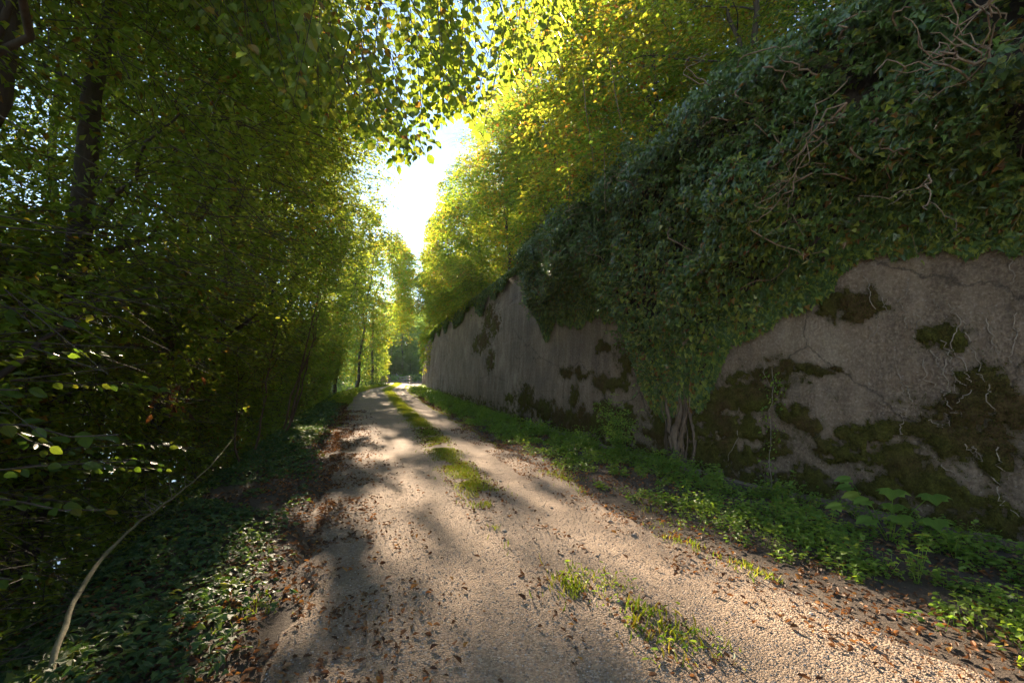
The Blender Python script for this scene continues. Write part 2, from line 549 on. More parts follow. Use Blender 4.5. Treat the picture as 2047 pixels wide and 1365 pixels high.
def leaves(name, P, D, N, L, W, shape, mat, rnd=None, uv=False):
    sh, fc = SH[shape]
    P, D, N = P.astype(np.float32), unit(D).astype(np.float32), N.astype(np.float32)
    S = unit(np.cross(N, D))
    N = np.cross(D, S)
    L = np.broadcast_to(L, len(P)).astype(np.float32)[:, None, None]
    W = np.broadcast_to(W, len(P)).astype(np.float32)[:, None, None]
    k = len(sh)
    V = P[:, None] + L * sh[None, :, :1] * D[:, None] + W * sh[None, :, 1:2] * S[:, None] + L * sh[None, :, 2:] * N[:, None]
    F = (np.arange(len(P))[:, None, None] * k + np.array(fc)[None]).reshape(-1, len(fc[0]))
    r = RNG.random(len(P)) if rnd is None else rnd
    u = None
    if uv:
        t = np.stack([sh[:, 1] + .5, sh[:, 0]], 1)[np.array(fc)].reshape(-1, 2)
        u = np.tile(t, (len(P), 1))
    return make_mesh(name, V.reshape(-1, 3), F, mat, False, np.repeat(r, k), u)


class Tubes:
    def __init__(self, sides=6):
        self.V, self.F, self.n, self.k = [], [], 0, sides

    def add(self, pts, r0, r1=None, jitter=0.0, smooth=True):
        pts = np.asarray(pts, float)
        r = np.linspace(r0, r0 if r1 is None else r1, len(pts)) if np.isscalar(r0) else np.asarray(r0)
        T = np.gradient(pts, axis=0)
        T = unit(T)
        ref = np.array([0, 0, 1.0]) if abs(T[0, 2]) < .9 else np.array([0, 1.0, 0])
        A = unit(np.cross(T, ref))
        B = np.cross(T, A)
        k = self.k
        an = np.arange(k) / k * 2 * np.pi
        rr = r[:, None] * (1 + jitter * (RNG.random((len(pts), k)) - .5))
        V = pts[:, None] + rr[..., None] * (np.cos(an)[None, :, None] * A[:, None] + np.sin(an)[None, :, None] * B[:, None])
        i, j = np.meshgrid(np.arange(len(pts) - 1), np.arange(k), indexing='ij')
        a = i * k + j
        b = i * k + (j + 1) % k
        F = np.stack([a, b, b + k, a + k], -1).reshape(-1, 4) + self.n
        self.V.append(V.reshape(-1, 3))
        self.F.append(F)
        self.n += len(pts) * k
        return self

    def mesh(self, name, mat):
        return make_mesh(name, np.concatenate(self.V), np.concatenate(self.F), mat, True)


def wig(p0, p1, n=8, amp=.1, sag=0.0, rng=RNG):
    p0, p1 = np.array(p0, float), np.array(p1, float)
    t = np.linspace(0, 1, n)[:, None]
    L = np.linalg.norm(p1 - p0)
    p = p0 + (p1 - p0) * t
    w = rng.normal(size=(n, 3)) * amp * L * .25
    w = np.cumsum(w, 0)
    w -= w[0] + (w[-1] - w[0]) * t
    p = p + w * .6
    p[:, 2] += sag * L * 4 * (t * (1 - t))[:, 0]
    return p


def tube_obj(name, pts, r0, r1, mat, parent=None, sides=6, jitter=.15):
    return link(name, Tubes(sides).add(pts, r0, r1, jitter).mesh(name, mat), parent)


# ------------------------------------------------------------------ the setting: ground, path, river, sun
def grid_lines(bounds):
    out = []
    for a, b, s in bounds:
        out.append(np.arange(a, b, s))
    out.append([bounds[-1][1]])
    return np.concatenate(out)


def grid_mesh(name, gx, gy, zf, mat, attrs=None):
    X, Y = np.meshgrid(gx, gy, indexing='ij')
    Z = zf(X, Y)
    n, m = X.shape
    i, j = np.meshgrid(np.arange(n - 1), np.arange(m - 1), indexing='ij')
    a = i * m + j
    F = np.stack([a, a + m, a + m + 1, a + 1], -1).reshape(-1, 4)
    at = {k: f(X, Y).ravel() for k, f in (attrs or {}).items()}
    return make_mesh(name, np.stack([X, Y, Z], -1).reshape(-1, 3), F, mat, True, attrs=at)


gx = grid_lines([(-900, -100, 80), (-100, -20, 5), (-20, -8, .8), (-8, 8, .16), (8, 30, 1.2), (30, 120, 6), (120, 900, 78)])
gy = grid_lines([(-200, -20, 20), (-20, -3, 1), (-3, 20, .16), (20, 62, .5), (62, 200, 4), (200, 1200, 100)])
tag(link("ground", grid_mesh("ground", gx, gy, ground_z, M['soil'])), kind='structure')

# gravel track, its edges ragged, wheel ruts pressed in
py = grid_lines([(-6, 12, .07), (12, 40, .2), (40, 110, .8)])
pt = np.linspace(0, 1, 90)


def path_z(x, y):
    c = Cf(y)
    hump = .035 * np.exp(-((x - c) / .33) ** 2)
    rut = -.022 * (np.exp(-((x - c - .8) / .35) ** 2) + np.exp(-((x - c + .85) / .4) ** 2))
    edge = np.minimum(x - Lf(y), Rf(y) - x)
    z = ground_z(x, y) + .050 + hump + rut + .02 * (fbm(x * 2.3, y * 2.3, 1) - .5) + .010 * (fbm(x * 14, y * 14, 2, 2) - .5)
    edge = edge + .5 * (fbm(x * 1.9, y * 1.9, 17, 4) - .5)
    return z - .085 * sstep(.10, -.14, edge)


T, Yp = np.meshgrid(pt, py, indexing='ij')
el = Lf(Yp) - .25 + .7 * (fbm(Yp * 1.9, 0, 5, 4) - .5)
er = Rf(Yp) + .20 + .75 * (fbm(Yp * 1.9, 3, 7, 4) - .5)
Xp = el + (er - el) * T
Zp = path_z(Xp, Yp)
n, m_ = Xp.shape
i_, j_ = np.meshgrid(np.arange(n - 1), np.arange(m_ - 1), indexing='ij')
a_ = i_ * m_ + j_
c_ = Cf(Yp)
rut_a = np.exp(-((Xp - c_ - .8) / .38) ** 2) + np.exp(-((Xp - c_ + .85) / .45) ** 2)
rut_a = np.clip(rut_a * sstep(1.5, 6, Yp) + .15, 0, 1)
ed_l, ed_r = Xp - Lf(Yp), Rf(Yp) - Xp
hum = np.clip(1 - (ed_l + .1 + 1.1 * (fbm(Xp * 1.5, Yp * 1.5, 3) - .5)) / .9, 0, 1) + np.clip(1 - (ed_r + .1 + .9 * (fbm(Xp * 2, Yp * 2, 4) - .5)) / .4, 0, 1)
hum = np.clip(hum + .5 * np.exp(-((Xp - c_) / .3) ** 2), 0, 1)
tag(link("path", make_mesh("path", np.stack([Xp, Yp, Zp], -1).reshape(-1, 3),
    np.stack([a_, a_ + m_, a_ + m_ + 1, a_ + 1], -1).reshape(-1, 4), M['gravel'], True,
    attrs={'rut': rut_a.ravel(), 'humus': hum.ravel()})), kind='structure')

tag(link("river", grid_mesh("river", np.linspace(-150, -7, 12), np.linspace(-100, 200, 12), lambda x, y: x * 0 - 5.9, M['water'])), kind='structure')

# the sun itself, low over the trees
_r = 1500 * math.tan(math.radians(.265))
_a = np.linspace(0, 2 * np.pi, 33)[:-1]
_t = unit(np.cross(SUNV, [0, 0, 1.]))
_u = np.cross(SUNV, _t)
_c = SUNV * 1500
_v = _c + _r * (np.cos(_a)[:, None] * _t + np.sin(_a)[:, None] * _u)
tag(link("sun_disc", make_mesh("sun_disc", _v, np.arange(32)[None], M['sun'])), kind='structure')


# ------------------------------------------------------------------ retaining wall
def wall_x(y, z):
    y, z = np.asarray(y, float), np.asarray(z, float)
    rough = sstep(26, 36, y)
    d = .07 * (fbm(y * .35, z * .5, 11) - .5) + .05 * (fbm(y * 2.2, z * 2.2, 12) - .5) + .02 * (fbm(y * 9, z * 9, 13, 2) - .5)
    d = d + rough * (.55 * (np.abs(fbm(y * 1.1, z * .12, 14) - .5)) + .2 * (fbm(y * 3, z * .5, 15) - .5))
    for zz in (1.45, 2.95, 4.45):                                       # pour lines
        d = d + .03 * np.exp(-((z - zz - .06 * (noise(y * .8, zz) - .5)) / .022) ** 2) * (1 - rough) * (noise(y * .9, zz, 4) > .35) + .012 * sstep(-.02, .02, z - zz)
    for yy in (9.2, 17.3, 25.6):                                        # day joints
        d = d + .02 * np.exp(-((y - yy - .03 * z) / .03) ** 2)
    return Wf(y) + .04 * z + d


wy = grid_lines([(-8, 1, .3), (1, 12, .045), (12, 30, .1), (30, 62, .16)])
wt = np.linspace(0, 1, 100)
Yw, Tw = np.meshgrid(wy, wt, indexing='ij')
Zw = -.35 + (Wtop(Yw) + .35 + .12 * (fbm(Yw * 1.3, 1, 2) - .5)) * Tw
Xw_ = wall_x(Yw, Zw)
Vf = np.stack([Xw_, Yw, Zw], -1).reshape(-1, 3)
n, m_ = Yw.shape
i_, j_ = np.meshgrid(np.arange(n - 1), np.arange(m_ - 1), indexing='ij')
a_ = i_ * m_ + j_
Fw = np.stack([a_, a_ + 1, a_ + m_ + 1, a_ + m_], -1).reshape(-1, 4)
# crown (top) and back of the wall
tb = Vf.reshape(n, m_, 3)[:, -1]
back_t = tb + np.array([.6, 0, .0])
back_b = back_t.copy(); back_b[:, 2] = -.3
base = len(Vf)
Vall = np.concatenate([Vf, back_t, back_b])
q = np.arange(n - 1)
top = np.stack([q * m_ + m_ - 1, base + q, base + q + 1, (q + 1) * m_ + m_ - 1], -1)
bk = np.stack([base + q, base + n + q, base + n + q + 1, base + q + 1], -1)
wall = empty("retaining_wall", (5, 3, 0))
wall.location = (0, 0, 0)
tag(wall, "tall weathered concrete retaining wall with dark moss along the right side of the track", "wall")
wall_pending = (Vall, np.concatenate([Fw, top, bk]))
# stone-coloured footing step along the foot
fy = grid_lines([(-6, 14, .25)])
fv, ff = [], []
for q_, y_ in enumerate(fy):
    x_ = float(Wf(y_)); zt = .07 + .05 * float(noise(y_ * .9, 4)); w_ = .16 + .08 * float(noise(y_ * .7, 9))
    fv += [(x_ - w_, y_, -.2), (x_ - w_ + .02, y_, zt - .015), (x_ - w_ + .05, y_, zt), (x_ + .12, y_, zt + .01)]
    if q_:
        b_ = (q_ - 1) * 4
        ff += [(b_ + s_, b_ + s_ + 1, b_ + s_ + 5, b_ + s_ + 4) for s_ in range(3)]
link("footing", make_mesh("footing", np.array(fv), np.array(ff), M['concrete'], True), wall)

MOSS = [(4.31, 2.46, 0.29, 0.15), (5.37, 1.65, 0.45, 0.14), (4.68, 1.69, 0.26, 0.05), (5.79, 1.25, 0.66, 0.3), (6.15, 0.84, 0.87, 0.35), (6.55, 0.4, 0.99, 0.32), (7.14, 0.57, 0.84, 0.35), (4.88, 1.06, 0.24, 0.13), (4.34, 0.78, 0.41, 0.21), (4.63, 0.8, 0.25, 0.15), (3.9, 0.79, 0.29, 0.16), (3.99, 1.04, 0.35, 0.07), (3.4, 1.01, 0.63, 0.25), (3.1, 1.42, 0.28, 0.29), (3.06, 0.91, 0.2, 0.28), (3.37, 2.02, 0.18, 0.15), (3.61, 0.42, 0.49, 0.26), (4.1, 0.29, 0.43, 0.14), (4.76, 0.35, 0.3, 0.19), (3.43, 0.12, 0.88, 0.24), (5.24, 0.59, 0.31, 0.15), (5.79, 0.36, 0.45, 0.18), (7.39, 0.01, 0.89, 0.35), (8.68, 1.94, 0.33, 0.32), (9.13, 1.46, 0.36, 0.11), (9.57, 2.26, 0.26, 0.12), (11.54, 1.7, 0.43, 0.2), (10.5, 1.61, 0.45, 0.15), (9.54, 1.46, 0.44, 0.14), (8.76, 1.52, 0.28, 0.21), (9.41, 0.9, 0.42, 0.22), (8.82, 0.78, 0.79, 0.21), (9.82, 0.48, 1.63, 0.29), (11.45, 0.44, 1.42, 0.29), (12.9, 0.61, 1.11, 0.29), (14.79, 0.8, 0.83, 0.37), (16.55, 0.72, 0.68, 0.22), (10.89, 1.06, 0.24, 0.25), (20.78, 4.23, 1.08, 0.61), (21.66, 3.35, 1.41, 0.5), (19.3, 3.83, 0.74, 0.45), (19.95, 2.32, 0.78, 0.41), (23.39, 3.22, 0.66, 0.4)]


def moss_mask(y, z):
    yy = y + .22 * (fbm(y * 2.2, z * 2.2, 31) - .5)
    zz = z + .22 * (fbm(y * 2.2, z * 2.2, 32) - .5)
    m = np.full(np.shape(y), -9.0)
    for cy, cz, ry, rz in MOSS:
        m = np.maximum(m, 1 - np.sqrt(((yy - cy) / (ry * 1.12)) ** 2 + ((zz - cz) / (rz * 1.12)) ** 2))
    foot = .22 + .35 * (fbm(y * 1.6, 0, 33) - .35) - z + sstep(12, 26, y) * .25
    m = np.maximum(m, foot * 1.3)
    m = m - 1.6 * np.clip(fbm(y * 2.4 + z * 1.5, z * 5.5 - y, 38, 3) - .52, 0, 1) + 1.7 * (fbm(y * 5.5, z * 7.5, 34) - .54) + 1.4 * (fbm(y * 21, z * 21, 35, 3) - .52)
    return m


_st = np.zeros(len(wall_pending[0]))
_st[:base] = sstep(-.45, .15, moss_mask(Yw.ravel(), Zw.ravel()))
link("wall_face", make_mesh("wall_face", *wall_pending, M['concrete'], True, attrs={'stain': _st}), wall)
my = grid_lines([(-1, 9, .03), (9, 18, .06), (18, 34, .12)])
mz = np.arange(-.1, 5.2, .03)
Ym, Zm = np.meshgrid(my, mz, indexing='ij')
Mm = moss_mask(Ym, Zm)
th = .003 + .032 * sstep(0, .5, Mm) * (.4 + fbm(Ym * 9, Zm * 9, 36, 3)) + .012 * (noise(Ym * 45, Zm * 45, 3))
Xm = wall_x(Ym, Zm) - np.where(Mm > 0, th, -.02)
n, m_ = Ym.shape
i_, j_ = np.meshgrid(np.arange(n - 1), np.arange(m_ - 1), indexing='ij')
a_ = (i_ * m_ + j_)
ok = (Mm[:-1, :-1] > 0) | (Mm[1:, 1:] > 0)
Fm = np.stack([a_, a_ + 1, a_ + m_ + 1, a_ + m_], -1)[ok]
us, inv = np.unique(Fm, return_inverse=True)
Vm = np.stack([Xm, Ym, Zm], -1).reshape(-1, 3)[us]
tag(link("moss_cushion", make_mesh("moss_cushion", Vm, inv.reshape(-1, 4), M['moss'], True, rnd=(.25 + .45 * fbm(Vm[:, 1] * 6, Vm[:, 2] * 6, 1))), wall), kind='stuff')
# moss tufts
nt = 220000
yy = 1.5 + 14 * RNG.random(nt) ** 1.4
zz = RNG.random(nt) * 2.9
mk = moss_mask(yy, zz)
k_ = mk > -.35 * RNG.random(nt) ** 2.5
yy, zz, mk = yy[k_], zz[k_], mk[k_]
P = np.stack([wall_x(yy, zz) - .002 - .032 * sstep(0, .5, mk) * (.4 + fbm(yy * 9, zz * 9, 36, 3)), yy, zz], -1)
D = np.array([-1, 0, .1]) + RNG.normal(size=P.shape) * .7
D[:, 0] = -np.abs(D[:, 0])
tag(link("moss_tufts", leaves("moss_tufts", P, D, RNG.normal(size=P.shape), .012 + .02 * RNG.random(len(P)), .009, 'tri2', M['moss_tuft']), wall), kind='stuff')

def spray_leaves(C, out, n_leaf, Ls, size, rng, droop=.12, flat=.35):
    """C (m,3) spray origins, out (m,3) twig direction. returns P,D,N,L for all leaves + twig segments"""
    m = len(C)
    out = unit(out)
    up = np.array([0, 0, 1.0]) + rng.normal(size=(m, 3)) * flat
    side = unit(np.cross(up, out))
    up = unit(np.cross(out, side))
    t = (np.arange(n_leaf) + .5) / n_leaf
    t = np.clip(t[None] + rng.normal(size=(m, n_leaf)) * .04, 0, 1)
    sgn = np.where(np.arange(n_leaf) % 2 == 0, 1., -1.)[None]
    wid = rng.random((m, n_leaf)) * .42 * (1.1 - t)
    Ls = np.broadcast_to(Ls, m)[:, None]
    P = C[:, None] + (t * Ls)[..., None] * out[:, None] + (sgn * wid * Ls)[..., None] * side[:, None]
    P[..., 2] -= droop * Ls * (t ** 2)
    P = P + rng.normal(size=P.shape) * .012
    D = out[:, None] * .75 + (sgn * .7)[..., None] * side[:, None] + rng.normal(size=P.shape) * .22
    D[..., 2] -= .18
    N = up[:, None] + rng.normal(size=P.shape) * .28
    L = size * (.7 + .5 * rng.random((m, n_leaf)))
    tw = (C, C + out * Ls * .9 - np.array([0, 0, 1.0]) * droop * Ls * .8)
    return P.reshape(-1, 3), D.reshape(-1, 3), N.reshape(-1, 3), L.ravel(), tw


def twigs_mesh(name, A, B, r, mat):
    """cheap 3-sided twigs"""
    T = unit(B - A)
    S = unit(np.cross(T, np.array([0.01, .02, 1.0])))
    U = np.cross(T, S)
    an = np.array([0, 2.09, 4.19])
    ring = np.cos(an)[None, :, None] * S[:, None] + np.sin(an)[None, :, None] * U[:, None]
    V = np.concatenate([A[:, None] + ring * r, B[:, None] + ring * r * .35], 1)
    F = np.array([(0, 1, 4, 3), (1, 2, 5, 4), (2, 0, 3, 5)])
    F = (np.arange(len(A))[:, None, None] * 6 + F[None]).reshape(-1, 4)
    return make_mesh(name, V.reshape(-1, 3), F, mat, False)


# ------------------------------------------------------------------ ivy on the wall
IV = np.array([(16.5, 5.5), (15.14, 5.2), (14.16, 3.76), (12.9, 2.68), (12.15, 3.19), (10.68, 2.89), (9.89, 3.05), (8.93, 2.76), (8.45, 2.14), (8.1, 1.43), (7.63, 0.93), (7.08, 0.88), (6.43, 1.1), (6.18, 1.54), (5.99, 1.97), (5.47, 2.23), (4.87, 2.47), (4.48, 2.67), (4.36, 2.87), (4.14, 2.97), (3.84, 3.02), (3.45, 2.95), (3.08, 2.92), (2.76, 2.74), (2, 2.6), (-2, 2.5)])[::-1]


def ivy_low(y):
    return np.interp(y, IV[:, 0], IV[:, 1]) + .16 * (noise(y * 3.1, 7) - .5) + .12 * (noise(y * 9, 8) - .5)


def ivy_thick(y, z):
    zl = ivy_low(y)
    e = sstep(0, 1.3, z - zl)
    near = sstep(1.5, 3.4, z) * (1 - .5 * sstep(9, 15, y))
    t = .05 + e * (.12 + near * (.15 + .95 * fbm(y * .8, z * .9, 21, 3)) + .5 * (fbm(y * 2.4, z * 2.8, 22, 3) - .42))
    return np.maximum(t, .03)


ivy = empty("ivy")
tag(ivy, "huge dark glossy ivy covering the upper retaining wall and trailing down it", "ivy")
# dark woody inner mat
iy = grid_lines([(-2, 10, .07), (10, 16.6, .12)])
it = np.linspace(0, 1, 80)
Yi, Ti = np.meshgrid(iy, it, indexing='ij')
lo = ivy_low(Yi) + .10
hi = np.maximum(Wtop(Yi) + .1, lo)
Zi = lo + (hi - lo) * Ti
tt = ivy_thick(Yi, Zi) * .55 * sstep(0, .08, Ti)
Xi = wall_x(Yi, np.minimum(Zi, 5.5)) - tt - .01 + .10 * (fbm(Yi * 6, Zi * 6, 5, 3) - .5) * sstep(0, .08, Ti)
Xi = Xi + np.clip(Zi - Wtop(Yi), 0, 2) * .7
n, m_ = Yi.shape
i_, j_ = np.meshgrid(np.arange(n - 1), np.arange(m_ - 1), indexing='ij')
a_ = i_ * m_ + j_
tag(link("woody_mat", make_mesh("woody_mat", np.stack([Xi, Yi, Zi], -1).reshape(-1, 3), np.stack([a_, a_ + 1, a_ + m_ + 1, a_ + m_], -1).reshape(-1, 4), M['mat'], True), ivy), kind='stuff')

ni = 118000
yy = -1.5 + 17.8 * RNG.random(ni) ** 1.35
lo = ivy_low(yy)
hi = Wtop(yy) + .9 * noise(yy * 1.1, 3, 2)
zz = lo + (hi - lo) * RNG.random(ni) ** 1.05
tt = ivy_thick(yy, zz)
clump = fbm(yy * 1.7, zz * 1.7, 41, 3)
keep = (clump + .35 * RNG.random(ni) > .47) | (zz - lo < .6)
keep &= ~((yy < 4.4) & (zz > 2.6) & (fbm(yy * 1.3 + 4, zz * 2.2, 44, 2) > .60))
yy, zz, tt = yy[keep], zz[keep], tt[keep]
ni = len(yy)
dep = .55 + .55 * RNG.random(ni)
P = np.stack([wall_x(yy, np.minimum(zz, 5.5)) - tt * dep - .01 + np.clip(zz - Wtop(yy), 0, 2) * .7, yy, zz], -1)
nrm = np.stack([-np.ones(ni), np.zeros(ni), .65 * np.ones(ni)], -1) + RNG.normal(size=(ni, 3)) * .38
D = np.stack([-.35 * np.ones(ni), RNG.normal(size=ni) * .7, -1.0 + .5 * RNG.normal(size=ni)], -1)
flatw = sstep(3.4, 2.4, zz)[:, None]
nrm = nrm * (1 - flatw) + flatw * (np.array([-1.0, -.15, .45]) + RNG.normal(size=(ni, 3)) * .24)
D[:, 0] *= (1 - .7 * flatw[:, 0])
L = (.050 + .050 * RNG.random(ni)) * (1 + .15 * sstep(9, 16, yy))
shade = np.clip(.42 * (dep - .55) / .55 + .55 * RNG.random(ni) ** 1.3 + .28 * sstep(3.8, 5.6, zz), 0, .965)  # outer leaves paler; sunlight on the ivy's top put into leaf colour
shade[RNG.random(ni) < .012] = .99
dist = np.sqrt(P[:, 0] ** 2 + P[:, 1] ** 2)
big = np.argsort(dist + RNG.random(ni) * 3)[:300]
mask = np.ones(ni, bool)
mask[big] = False
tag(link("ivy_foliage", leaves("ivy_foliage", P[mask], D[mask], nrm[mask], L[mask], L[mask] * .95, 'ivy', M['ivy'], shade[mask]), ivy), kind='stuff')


# thin fringe of ivy hanging over the top of the bare wall
nf_ = 16000
yf_ = 14 + 32 * RNG.random(nf_)
drop_ = (.15 + 1.5 * np.clip(fbm(yf_ * .55, 2, 88, 3) - .42, 0, 1) * 2.2) * RNG.random(nf_) ** 1.3
zf_ = Wtop(yf_) + .15 - drop_
Pf_ = np.stack([wall_x(yf_, np.minimum(zf_, 5.3)) - .04 - .16 * RNG.random(nf_), yf_, zf_], -1)
Df_ = np.stack([-.35 * np.ones(nf_), RNG.normal(size=nf_) * .7, -1.0 + .5 * RNG.normal(size=nf_)], -1)
tag(link("ivy_fringe", leaves("ivy_fringe", Pf_, Df_, np.array([-1, 0, .6]) + RNG.normal(size=(nf_, 3)) * .4, .10 + .06 * RNG.random(nf_), .11, 'ivy', M['ivy'], .9 * RNG.random(nf_)), ivy), kind='stuff')
# shoots standing out of the ivy face
ns_ = 1500
ys_ = .8 + 14 * RNG.random(ns_) ** 1.3
zs_ = ivy_low(ys_) + .25 + (Wtop(ys_) + .7 - ivy_low(ys_)) * RNG.random(ns_)
S0 = np.stack([wall_x(ys_, np.minimum(zs_, 5.5)) - ivy_thick(ys_, zs_) * .9 + np.clip(zs_ - Wtop(ys_), 0, 2) * .7, ys_, zs_], -1)
SD = unit(np.array([-.8, 0, .15]) + RNG.normal(size=(ns_, 3)) * .55)
P2_, D2_, N2_, L2_, tw2 = spray_leaves(S0, SD, 11, .18 + .25 * RNG.random(ns_), .068, RNG, .1)
tag(link("ivy_shoots", leaves("ivy_shoots", P2_, D2_, N2_, L2_, L2_ * .8, 'ivy', M['ivy'], .35 + .62 * RNG.random(len(P2_))), ivy), kind='stuff')
tag(link("shoot_twigs", twigs_mesh("shoot_twigs", tw2[0], tw2[1], .004, M['vine']), ivy), kind='stuff')


def orient(o, p, d, n, s):
    d = Vector(d).normalized()
    n = Vector(n)
    side = n.cross(d).normalized()
    n = d.cross(side)
    from mathutils import Matrix
    mt = Matrix((d, side, n)).transposed().to_4x4()
    mt = Matrix.Translation(p) @ mt @ Matrix.Scale(s, 4)
    o.matrix_basis = mt


def leaf_detailed(name, mat, kind='ovate'):
    """one leaf of unit length along +X with cup, fold and serrated margin"""
    rows = 9
    V, F, UV = [], [], []
    for i in range(rows + 1):
        t = i / rows
        if kind == 'ovate':
            w = .33 * math.sin(math.pi * min(1, t ** .85 * .93 + .05)) ** .9 * (1 - .22 * t) * (1 if t < 1 else .02)
            w *= 1 + (.07 if i % 2 else -.03)
        elif kind == 'maple':
            w = [.05, .34, .42, .25, .34, .22, .15, .19, .08, .0][i]
        else:
            w = [.34, .42, .5, .4, .26, .24, .19, .12, .06, .0][i]
        zc = -.12 * t * t
        V += [(t, w, zc + .12 * w), (t, w * .5, zc + .05 * w), (t, 0, zc), (t, -w * .5, zc + .05 * w), (t, -w, zc + .12 * w)]
    for i in range(rows):
        for j in range(4):
            a = i * 5 + j
            F.append((a, a + 1, a + 6, a + 5))
    V = np.array(V)
    F = np.array(F)
    uv = np.stack([V[:, 1] / .8 + .5, V[:, 0]], 1)[F].reshape(-1, 2)
    return make_mesh(name, V, F, mat, True, uv=uv)


me_ivy = leaves("ivy_leaf", np.zeros((1, 3)), np.array([[1., 0, 0]]), np.array([[0, 0, 1.]]), 1, .95, 'ivy', M['ivy'], rnd=np.zeros(1))
for q_ in big:
    o = link("leaf", me_ivy, ivy)
    orient(o, P[q_], D[q_], nrm[q_], float(L[q_]) * 1.1)

# ivy stems, trunk and dead aerial roots
def wp(y, z, off=.02):
    return (float(wall_x(y, z)) - off, y, z)


trunk_pts = [[(6.98, -.1, .10), (6.95, .3, .13), (7.05, .65, .10), (6.9, .95, .08), (6.95, 1.6, .05), (6.8, 2.6, .05), (6.9, 3.6, .1)],
             [(7.1, -.1, .12), (7.0, .35, .06), (6.85, .7, .09), (6.8, 1.1, .05), (6.6, 1.9, .04), (6.3, 2.7, .06)],
             [(6.9, -.1, .15), (7.05, .4, .12), (7.2, .8, .08), (7.3, 1.2, .05), (7.6, 2.0, .05)],
             [(6.75, -.05, .05), (6.62, .5, .04), (6.7, .9, .04), (6.9, 1.3, .04)]]
for q_, s_ in enumerate(trunk_pts):
    pts = np.array([wp(a, b, c) for a, b, c in s_])
    tt_ = np.linspace(0, len(pts) - 1, 26)
    pts = np.stack([np.interp(tt_, np.arange(len(pts)), pts[:, k]) for k in range(3)], 1)
    pts += .012 * RNG.normal(size=pts.shape)
    tube_obj("stem", pts, [.075, .055, .06, .03][q_], .018, M['gnarl'], ivy, 9, .8)

for q_ in range(16):
    y0 = 7.0 + .2 * RNG.normal()
    zs = np.linspace(-.05, .9 + .8 * RNG.random(), 14)
    ys = y0 + .09 * np.cumsum(RNG.normal(size=14)) * .35
    tube_obj("stem", np.stack([wall_x(ys, zs) - .05 - .08 * RNG.random(), ys, zs], 1), .012 + .012 * RNG.random(), .006, M['gnarl'] if q_ % 3 else M['vine'], ivy, 6, .5)
for q_ in range(60):
    y0 = 1.4 + 11 * RNG.random() ** 1.4
    z0 = float(ivy_low(y0)) + .5 + RNG.random() * (5.4 - float(ivy_low(y0)))
    dy, dz = RNG.normal() * .55 - .1, RNG.normal() * .35 + .1
    ts = np.linspace(0, 1, 12)
    ys = y0 + dy * ts + .1 * np.cumsum(RNG.normal(size=12)) * .35
    zs = z0 + dz * ts + .1 * np.cumsum(RNG.normal(size=12)) * .35
    xs = wall_x(ys, np.minimum(zs, 5.5)) - ivy_thick(ys, zs) * (.85 + .35 * np.sin(ts * 3.1))
    tube_obj("stem", np.stack([xs, ys, zs], 1), .009 + .008 * RNG.random(), .004, M['vine'], ivy, 5)

# bare branches standing out at the upper right
def bare(base, tips, r):
    for k, tp in enumerate(tips):
        pts = wig(base, tp, 12, .34)
        tube_obj("bare_branch", pts, r * (.8 if k == 0 else .45), .004, M['vine'], ivy, 6)
        for s_ in range(3):
            b0 = pts[3 + s_ * 2]
            e = b0 + (np.array(tp) - b0) * .6 + RNG.normal(size=3) * .22
            tube_obj("bare_branch", wig(b0, e, 9, .5), r * .32, .003, M['vine'], ivy, 5)


bare((4.75, 2.55, 4.05), [(4.2, 2.65, 4.45), (4.3, 2.35, 4.75), (4.1, 2.95, 4.3), (4.25, 2.2, 4.4)], .022)
bare((4.6, 3.6, 4.5), [(4.35, 4.1, 3.9), (4.3, 4.35, 4.1), (4.25, 4.5, 3.7)], .018)
bare((4.55, 4.0, 3.9), [(4.2, 4.6, 3.5), (4.25, 4.9, 3.75)], .013)
bare((4.6, 2.9, 3.4), [(4.3, 2.75, 3.0)], .012)

ROOTS = [[(4.09, 2.79), (4.0, 2.48), (3.98, 2.13), (4.18, 1.94)], [(3.93, 2.5), (3.86, 2.29)], [(3.77, 2.47), (3.71, 2.1)], [(3.6, 2.25), (3.65, 1.96)], [(3.37, 2.33), (3.27, 2.16), (3.37, 1.87), (3.25, 1.69), (3.22, 1.54)], [(3.27, 2.16), (3.22, 1.91), (3.15, 1.64), (3.1, 1.54)], [(3.11, 2.17), (3.04, 1.78)], [(2.89, 2.19), (2.93, 1.89), (2.97, 1.7)], [(3.59, 1.8), (3.56, 1.56), (3.44, 1.43)], [(3.41, 1.77), (3.42, 1.41), (3.36, 1.26), (3.28, 1.22)], [(3.81, 1.64), (3.75, 1.34)], [(3.75, 1.51), (3.69, 1.32)], [(3.52, 1.87), (3.46, 1.69), (3.31, 1.56), (3.22, 1.44), (3.32, 1.34)], [(3.41, 1.97), (3.36, 1.66), (3.35, 1.46)], [(3.79, 0.96), (3.77, 1.1), (3.8, 1.23)], [(3.28, 0.93), (3.18, 0.8)], [(3.22, 0.93), (3.16, 0.78)], [(3.05, 0.96), (3.05, 0.71)], [(3.11, 0.67), (3.06, 0.45), (2.94, 0.31)], [(3.55, 1.15), (3.46, 1.08)], [(3.43, 1.23), (3.38, 1.11)], [(3.49, 0.7), (3.27, 0.59)], [(2.95, 2.78), (2.9, 2.5), (2.93, 2.46)], [(3.69, 2.65), (3.71, 2.49)], [(3.47, 2.42), (3.44, 2.29)], [(3.1, 1.52), (3.08, 1.28)], [(5.79, 0.8), (6.01, 0.25)], [(5.45, 1.98), (5.34, 1.48)]]
